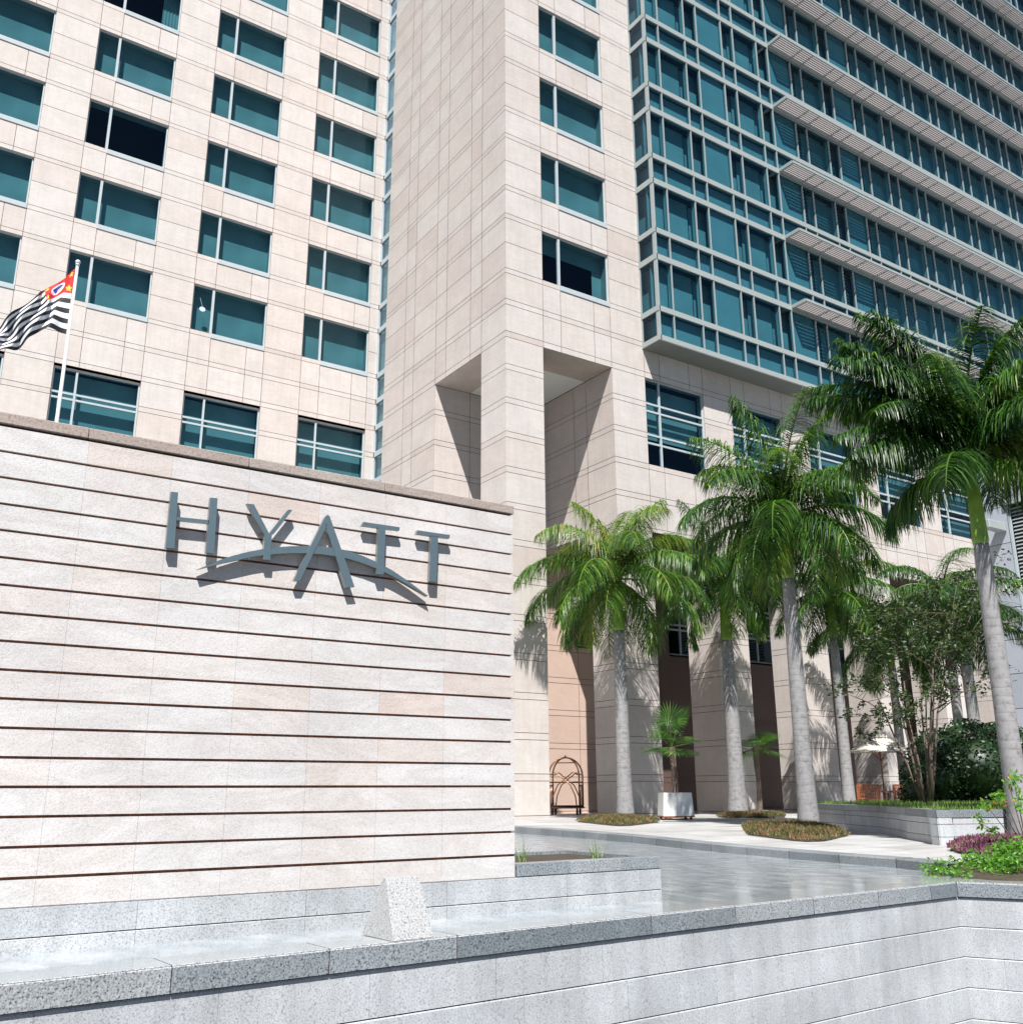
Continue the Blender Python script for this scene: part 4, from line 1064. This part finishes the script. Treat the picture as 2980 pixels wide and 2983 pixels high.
bed('heath_bed', [(b3.x-1.1, b3.y-.3), (b3.x-.4, b3.y-1.0), (b3.x+.6, b3.y-1.0), (b3.x+1.4, b3.y-.3), (b3.x+1.2, b3.y+.5), (b3.x-.7, b3.y+.5)], .16, .13, 5000, M['heath'], 'shaded small heath bed at the foot of the ringed palm, beside the white planter box', 'low beds round the palm trunks', 3)
bed('heath_bed', [(12.05, 7.75), (11.75, 7.25), (12.2, 7.1), (13.6, 7.2), (15.6, 7.9), (15.4, 9.0), (13.6, 8.75), (12.7, 8.35)], .11, .13, 10000, M['purple'], 'purplish red low bed at the right edge under the largest palm', 'low beds round the palm trunks', 4)

# bright creeping shrub on the corner of the ledge
rg = random.Random(91)
cs = empty('creeping_shrub', (10.6, 6.3, .05)); tag(cs, 'bright green creeping shrub spilling over the coping corner at lower right', 'shrub')
lv, stx = MB(), MB()
for _ in range(230):
    t = rg.random()**1.1
    s = .0+2.6*t
    base = Vector((10.0, 6.62, .01)).lerp(Vector((11.9, 4.9, .10)), t)+Vector((rg.uniform(-.10, .75), rg.uniform(-.15, .45), 0))
    hh = (.0+.30*min(1, max(0, (base-Vector((9.9, 6.6, 0))).length-.35)))*rg.uniform(.4, 1.2)
    c = base+Vector((0, 0, hh)); leafcloud(lv, c-Vector((10.6, 6.3, .05)), .11, 34, rg, .026, 0, 1, sq=(1.2, 1.2, .8), asp=.5)
    stx.tube([(0, 0, 0), base-Vector((10.6, 6.3, .04)), c-Vector((10.6, 6.3, .05))], .004, 4)
stx.build('stem', M['bark'], cs); lv.build('foliage', M['leaf_bright'], cs)
# leggy shrub with orange tips
ls_ = empty('leggy_shrub', (11.5, 6.6, .1)); tag(ls_, 'leggy shrub with thin stems, green leaves and orange tips, at the right edge', 'shrub')
lv, st2, rd_ = MB(), MB(), MB(); O0 = Vector((11.5, 6.6, .1))
rootp = onf(3000, 2505, 12.2); rootp.z = .12
for (x_, y_, k_) in ((2872, 2345, 1), (2905, 2330, 1), (2862, 2400, 1), (2940, 2290, 1), (2950, 2260, 1), (2985, 2310, 1), (2930, 2335, 1), (2890, 2410, 0), (2965, 2340, 1)):
    e = onf(x_, y_, 12.2+rg.uniform(-.2, .2)); m1 = rootp.lerp(e, .5)+Vector((0, 0, -.04))
    st2.tube([rootp-O0, m1-O0, e-O0], [.010, .007, .003], 5)
    for _ in range(2):
        leafcloud(lv, e-O0+Vector((rg.gauss(0, .05), rg.gauss(0, .05), rg.gauss(0, .04))), .09, 16, rg, .036, 0, 1, asp=.42)
    if k_: leafcloud(rd_, e-O0+Vector((rg.gauss(0, .05), rg.gauss(0, .05), -.02)), .06, 3, rg, .034, 0, 1, asp=.4)
st2.build('stem', M['bark'], ls_); lv.build('foliage', M['leaf_bright'], ls_); rd_.build('new_leaves', M['leaf_red'], ls_)
# grass tufts in the planter
def tuft(px_, label, seed, n, h, spread):
    rg = random.Random(seed); b = onz(px_, 2500, .33); 
    b = ony(px_, 2502, PS+.4); b.z = .33
    mb = MB()
    for _ in range(n):
        a = rg.uniform(0, 6.28); r = rg.random()*.05; p = Vector((math.cos(a)*r, math.sin(a)*r, 0)); ln_ = h*rg.uniform(.5, 1)
        o = Vector((rg.gauss(0, spread), rg.gauss(0, spread), 1)).normalized(); w = Vector((CR.x, CR.y, 0))*.003; t = rg.random()
        prev = p; k = 5
        for j in range(k):
            q = prev+o*(ln_/k); o = (o+Vector((o.x*.12, o.y*.12, -.06))).normalized(); s0_, s1_ = 1-j/k, 1-(j+1)/k
            mb.quad(prev-w*s0_, prev+w*s0_, q+w*max(.1, s1_), q-w*max(.1, s1_), t); prev = q
    o = mb.build('grass_tuft', M['grass'], loc=b); tag(o, label, 'grass tuft', 'grass tufts in the planter')
tuft(1524, 'grass tuft in the planter touching the end of the sign wall', 1, 16, .26, .25)
tuft(1738, 'thin grass tuft standing alone in the middle of the planter', 2, 20, .24, .28)

# ---------------------------------------------------------------- luggage cart
cc = onz(1650, 2374, .16); 
lc = tag(empty('luggage_cart', (cc.x, cc.y, .16), math.radians(-50)), 'brass birdcage luggage cart standing in the porch beside the sign wall', 'luggage cart')
mb = MB(); mb.box(-.55, .55, -.30, .30, .24, .30, b=.02); mb.build('deck', M['carpet'], lc)
mb = MB(); mb.box(-.58, .58, -.33, .33, .20, .239, b=.01); mb.build('bumper', M['brass'], lc)
for sx_ in (-1, 1):
    for sy_ in (-1, 1):
        w = MB(); w.tube([(-.02, 0, 0), (.02, 0, 0)], .1, 14); w.tube([(0, 0, 0), (0, 0, .1)], .015, 6)
        o = w.build('wheel', M['rubber'], lc); o.location = (sx_*.42, sy_*.22, .1)
fr = MB()
for sx_ in (-1, 1):
    for sy_ in (-1, 1):
        P_ = [(sx_*.52, sy_*.28, .3), (sx_*.52, sy_*.28, 1.25)]
        for i in range(1, 9):
            a = i/8*math.pi/2; P_.append((sx_*.52*math.cos(a), sy_*.28*math.cos(a), 1.25+.60*math.sin(a)))
        fr.tube(P_, .027, 8)
for sy_ in (-1, 1):
    fr.tube([(-.52, sy_*.28, 1.05), (.52, sy_*.28, 1.05)], .017, 6)
    fr.tube([(-.42, sy_*.28, .3), (-.38, sy_*.28, .6), (-.22, sy_*.28, .95), (0, sy_*.28, 1.12), (.22, sy_*.28, .95), (.38, sy_*.28, .6), (.42, sy_*.28, .3)], .020, 6)
    fr.tube([(-.48, sy_*.28, 1.28), (-.3, sy_*.28, 1.36), (-.12, sy_*.28, 1.22), (0, sy_*.28, 1.14), (.12, sy_*.28, 1.22), (.3, sy_*.28, 1.36), (.48, sy_*.28, 1.28)], .019, 6)
for sx_ in (-1, 1):
    for k in (-.14, 0, .14): fr.tube([(sx_*.52, k, .3), (sx_*.52, k, .95)], .013, 6)
    fr.tube([(sx_*.52, -.28, .95), (sx_*.52, .28, .95)], .014, 6)
fr.tube([(-.3, 0, 1.68), (.3, 0, 1.68)], .017, 6)
fr.ball((0, 0, 1.90), .035, 8, 6); fr.ball((0, 0, 1.85), .05, 8, 4, sz=.4)
fr.build('cage_frame', M['brass'], lc, smooth=True)

# ---------------------------------------------------------------- potted fan palm
bx = onz(1969, 2388, .16)
pb_ = empty('planter_box', (bx.x, bx.y, .16), math.radians(-31)); tag(pb_, 'white tapered square planter box on dark feet before the shaded bay', 'planter')
mb = MB(); a, b_ = .36, .44
mb.v = [(-a, -a, .10), (a, -a, .10), (a, a, .10), (-a, a, .10), (-b_+.02, -b_+.02, .66), (b_-.02, -b_+.02, .66), (b_-.02, b_-.02, .66), (-b_+.02, b_-.02, .66)]
mb.v = [(-.42, -.42, .10), (.42, -.42, .10), (.42, .42, .10), (-.42, .42, .10), (-.38, -.38, .70), (.38, -.38, .70), (.38, .38, .70), (-.38, .38, .70)]
mb.f = [(0, 3, 2, 1), (0, 1, 5, 4), (1, 2, 6, 5), (2, 3, 7, 6), (3, 0, 4, 7)]; mb.t = [.5]*5; mb.m = [0]*5
mb.build('box', M['boxwhite'], pb_)
mb = MB(); mb.quad((-.38, -.38, .66), (.38, -.38, .66), (.38, .38, .66), (-.38, .38, .66)); mb.build('soil', M['soil'], pb_)
mb = MB(); mb.box(-.43, .43, -.43, .43, .07, .098)
for i in (-1, 1):
    for j in (-1, 1): mb.box(i*.34-.03, i*.34+.03, j*.34-.03, j*.34+.03, 0, .07)
mb.build('stand', M['wood'], pb_)
def fanpalm(loc, label, h, seed, nl=14, R=.62, trunk=True, spike=True):
    rg = random.Random(seed); root = tag(empty('fan_palm', loc), label, 'fan palm')
    mb = MB(); mb.tube([(0, 0, 0), (.04, .02, h*.5), (0, .03, h)], [.09, .075, .10], 10); mb.build('trunk', M['bark'], root)
    for k in range(nl):
        az = k*2.4; el = math.radians(rg.uniform(-30, 35)) if k < nl-4 or not spike else math.radians(rg.uniform(60, 85))
        plen = rg.uniform(.35, .6); d = Vector((math.cos(az)*math.cos(el), math.sin(az)*math.cos(el), math.sin(el)))
        b0 = Vector((0, .03, h)); hub = b0+d*plen*(1.3 if (spike and k >= nl-4) else 1)
        f = MB(); f.tube([b0, hub], .010, 5, t=.6)
        sd = d.cross(Vector((0, 0, 1))).normalized(); up = sd.cross(d).normalized()
        for i in range(22):
            a = math.radians(-115+230*i/21); v = (d*math.cos(a)+sd*math.sin(a)+up*.12).normalized(); ln_ = R*(.75+.25*math.cos(a*.7))
            w = up.cross(v).normalized()*.016 if False else v.cross(up).normalized()*.020
            m1 = hub+v*ln_*.55; e = hub+v*ln_+Vector((0, 0, -.16*ln_*(1 if el < .9 else .2)))
            t = min(1, max(0, rg.gauss(.45, .15))); f.quad(hub, m1-w, m1+w, hub, t) if False else f.poly([hub, m1-w, e, m1+w], t)
        f.build('fan_leaf', M['frond'], root)
    return root
fanpalm((bx.x, bx.y, .82), 'small fan palm growing in the white planter box', 1.25, 3)
sp_ = onf(2215, 2372, 31.5); fanpalm((sp_.x, sp_.y, .16), 'spiky fan palm half hidden in the shaded bay behind the ringed palm', 2.1, 9, 14, .7, spike=False)
# ---------------------------------------------------------------- umbrella, chairs, table
FW = 33.0
ub_ = onf(2578, 2330, FW); UZ = .16
um = tag(empty('patio_umbrella', (ub_.x, ub_.y, UZ)), 'cream canvas umbrella with wooden pole shading the terrace chairs', 'umbrella')
zr = onf(2572, 2186, FW).z-UZ; zp_ = onf(2572, 2132, FW).z-UZ; R_ = 1.0
mb = MB(); mb.tube([(0, 0, 0), (0, 0, zp_)], .026, 10); mb.build('pole', M['wood'], um)
mb = MB(); mb.tube([(0, 0, 0), (0, 0, .06)], .22, 12); mb.build('base', M['rubber'], um)
cn = MB(); K = 8
def can(r0, r1, z0, z1, val=True):
    for i in range(K):
        a0, a1 = 2*math.pi*i/K, 2*math.pi*(i+1)/K
        p = lambda r, a, z: (r*math.cos(a), r*math.sin(a), z)
        n_ = 6
        for j in range(n_):
            ra, rb_ = r0+(r1-r0)*j/n_, r0+(r1-r0)*(j+1)/n_; za, zb = z0+(z1-z0)*(j/n_)**1.25, z0+(z1-z0)*((j+1)/n_)**1.25
            am = (a0+a1)/2
            cn.quad(p(ra, a0, za), p(rb_, a0, zb), p(rb_*.955, am, zb-.01), p(ra*.955, am, za-.01*(j > 0))); cn.quad(p(ra*.955, am, za-.01*(j > 0)), p(rb_*.955, am, zb-.01), p(rb_, a1, zb), p(ra, a1, za))
        if val: cn.quad(p(r1, a0, z1), p(r1, a1, z1), p(r1, a1, z1-.05), p(r1, a0, z1-.05))
can(.15, R_, zp_-.12, zr); can(.0, .34, zp_+.04, zp_-.12)
cn.build('canopy', M['canvas'], um)
rb_ = MB()
for i in range(K):
    a = 2*math.pi*i/K; rb_.tube([(0, 0, zp_-.12), (.95*math.cos(a), .95*math.sin(a), zr-.0)], .010, 5); rb_.tube([(0, 0, zr-.35), (.5*math.cos(a), .5*math.sin(a), zr+.18)], .008, 5)
rb_.build('rib', M['wood'], um)
def chair(loc, rz, label, W=.56):
    c = tag(empty('garden_chair', loc, rz), label, 'chair', 'teak chairs round the terrace table')
    mb = MB(); 
    for i in range(6): mb.box(-W/2+.03, W/2-.03, -.22+i*.075, -.165+i*.075, .42, .44)
    mb.build('seat', M['wood'], c)
    mb = MB(); mb.box(-W/2, W/2, .23, .26, .86, .92); mb.box(-W/2, W/2, .23, .26, .46, .50)
    for i in range(9): mb.box(-W/2+.04+i*(W-.11)/8, -W/2+.07+i*(W-.11)/8, .235, .255, .50, .86)
    for zz_ in (.6, .7, .79): mb.box(-W/2+.03, W/2-.03, .24, .25, zz_, zz_+.03)
    mb.build('backrest', M['wood'], c)
    for sx_ in (-1, 1):
        for yy, hh in ((-.23, .64), (.22, .9)):
            mb = MB(); mb.box(sx_*(W/2)-.025, sx_*(W/2)+.025, yy, yy+.05, 0, hh); mb.build('leg', M['wood'], c)
        mb = MB(); mb.box(sx_*(W/2)-.03, sx_*(W/2)+.03, -.25, .24, .641, .665); mb.build('armrest', M['wood'], c)
    return c
def at(px_, fw): p = onf(px_, 2330, fw); return (p.x, p.y, UZ)
yaw = math.atan2(CF.y, CF.x)-math.pi/2
chair(at(2532, 31.5), yaw+math.radians(180-20), 'teak garden chair left of the umbrella pole with its slatted back to us', .66)
chair(at(2622, 31.7), yaw+math.radians(180+4), 'sunlit orange teak chair right of the umbrella pole', .58)
chair(at(2666, 32.2), yaw+math.radians(180+35), 'rightmost teak chair, partly behind the small tree stems', .62)
tb_ = tag(empty('terrace_table', at(2585, 32.8)), 'round dark terrace table under the cream umbrella', 'table')
mb = MB(); mb.tube([(0, 0, .68), (0, 0, .72)], .45, 20); mb.build('tabletop', M['wood'], tb_)
mb = MB(); mb.tube([(.0, .1, 0), (0, .1, .68)], .05, 8); mb.tube([(0, .1, 0), (0, .1, .05)], .3, 12); mb.build('pedestal', M['wood'], tb_)
cd_ = onf(2573, 2296, 32.6); mb = MB(); mb.prism([(-.07, -.04, 0), (.07, -.04, 0), (.05, 0, .17), (-.05, 0, .17)], (0, .01, 0)); mb.prism([(-.07, .05, 0), (.07, .05, 0), (.05, .011, .17), (-.05, .011, .17)], (0, .01, 0))
o = mb.build('menu_card', M['canvas'], loc=(tb_.location.x-.12, tb_.location.y-.1, UZ+.722)); tag(o, 'small folded white card standing on the terrace table', 'menu card')

# ---------------------------------------------------------------- camera, light, world
cam = bpy.data.cameras.new('camera'); co_ = bpy.data.objects.new('camera', cam); COL.objects.link(co_)
mw = Matrix(((CR.x, CU.x, -CF.x, 0), (CR.y, CU.y, -CF.y, 0), (CR.z, CU.z, -CF.z, H), (0, 0, 0, 1)))
co_.matrix_world = mw; cam.sensor_fit = 'HORIZONTAL'; cam.sensor_width = 36; cam.lens = FPX*36/2980; cam.clip_start = .05; cam.clip_end = 2000
sc.camera = co_
sd_ = Vector((.40, .60, -1)).normalized()
sun = bpy.data.lights.new('sun', 'SUN'); sun.energy = 5.0; sun.angle = math.radians(.53); sun.color = (1, .972, .945)
so_ = bpy.data.objects.new('sun', sun); COL.objects.link(so_); so_.rotation_euler = sd_.to_track_quat('-Z', 'Y').to_euler()
w = bpy.data.worlds.new('World'); sc.world = w; w.use_nodes = True
nt = w.node_tree; bg = nt.nodes['Background']; sky = nt.nodes.new('ShaderNodeTexSky'); sky.sky_type = 'NISHITA'; sky.sun_disc = False
sky.sun_elevation = math.asin(-sd_.z); sky.sun_rotation = math.atan2(-sd_.x, -sd_.y); sky.air_density = .7; sky.dust_density = .3; sky.ozone_density = 1.5
nt.links.new(sky.outputs[0], bg.inputs[0]); bg.inputs[1].default_value = .05
sc.render.engine = 'CYCLES'; sc.cycles.transparent_max_bounces = 16; sc.cycles.max_bounces = 6; sc.cycles.diffuse_bounces = 2; sc.cycles.glossy_bounces = 3; sc.cycles.transmission_bounces = 3
sc.view_settings.view_transform = 'Standard'; sc.view_settings.look = 'None'; sc.view_settings.exposure = .78; sc.view_settings.gamma = 1
sc.render.resolution_x = 1022; sc.render.resolution_y = 1024
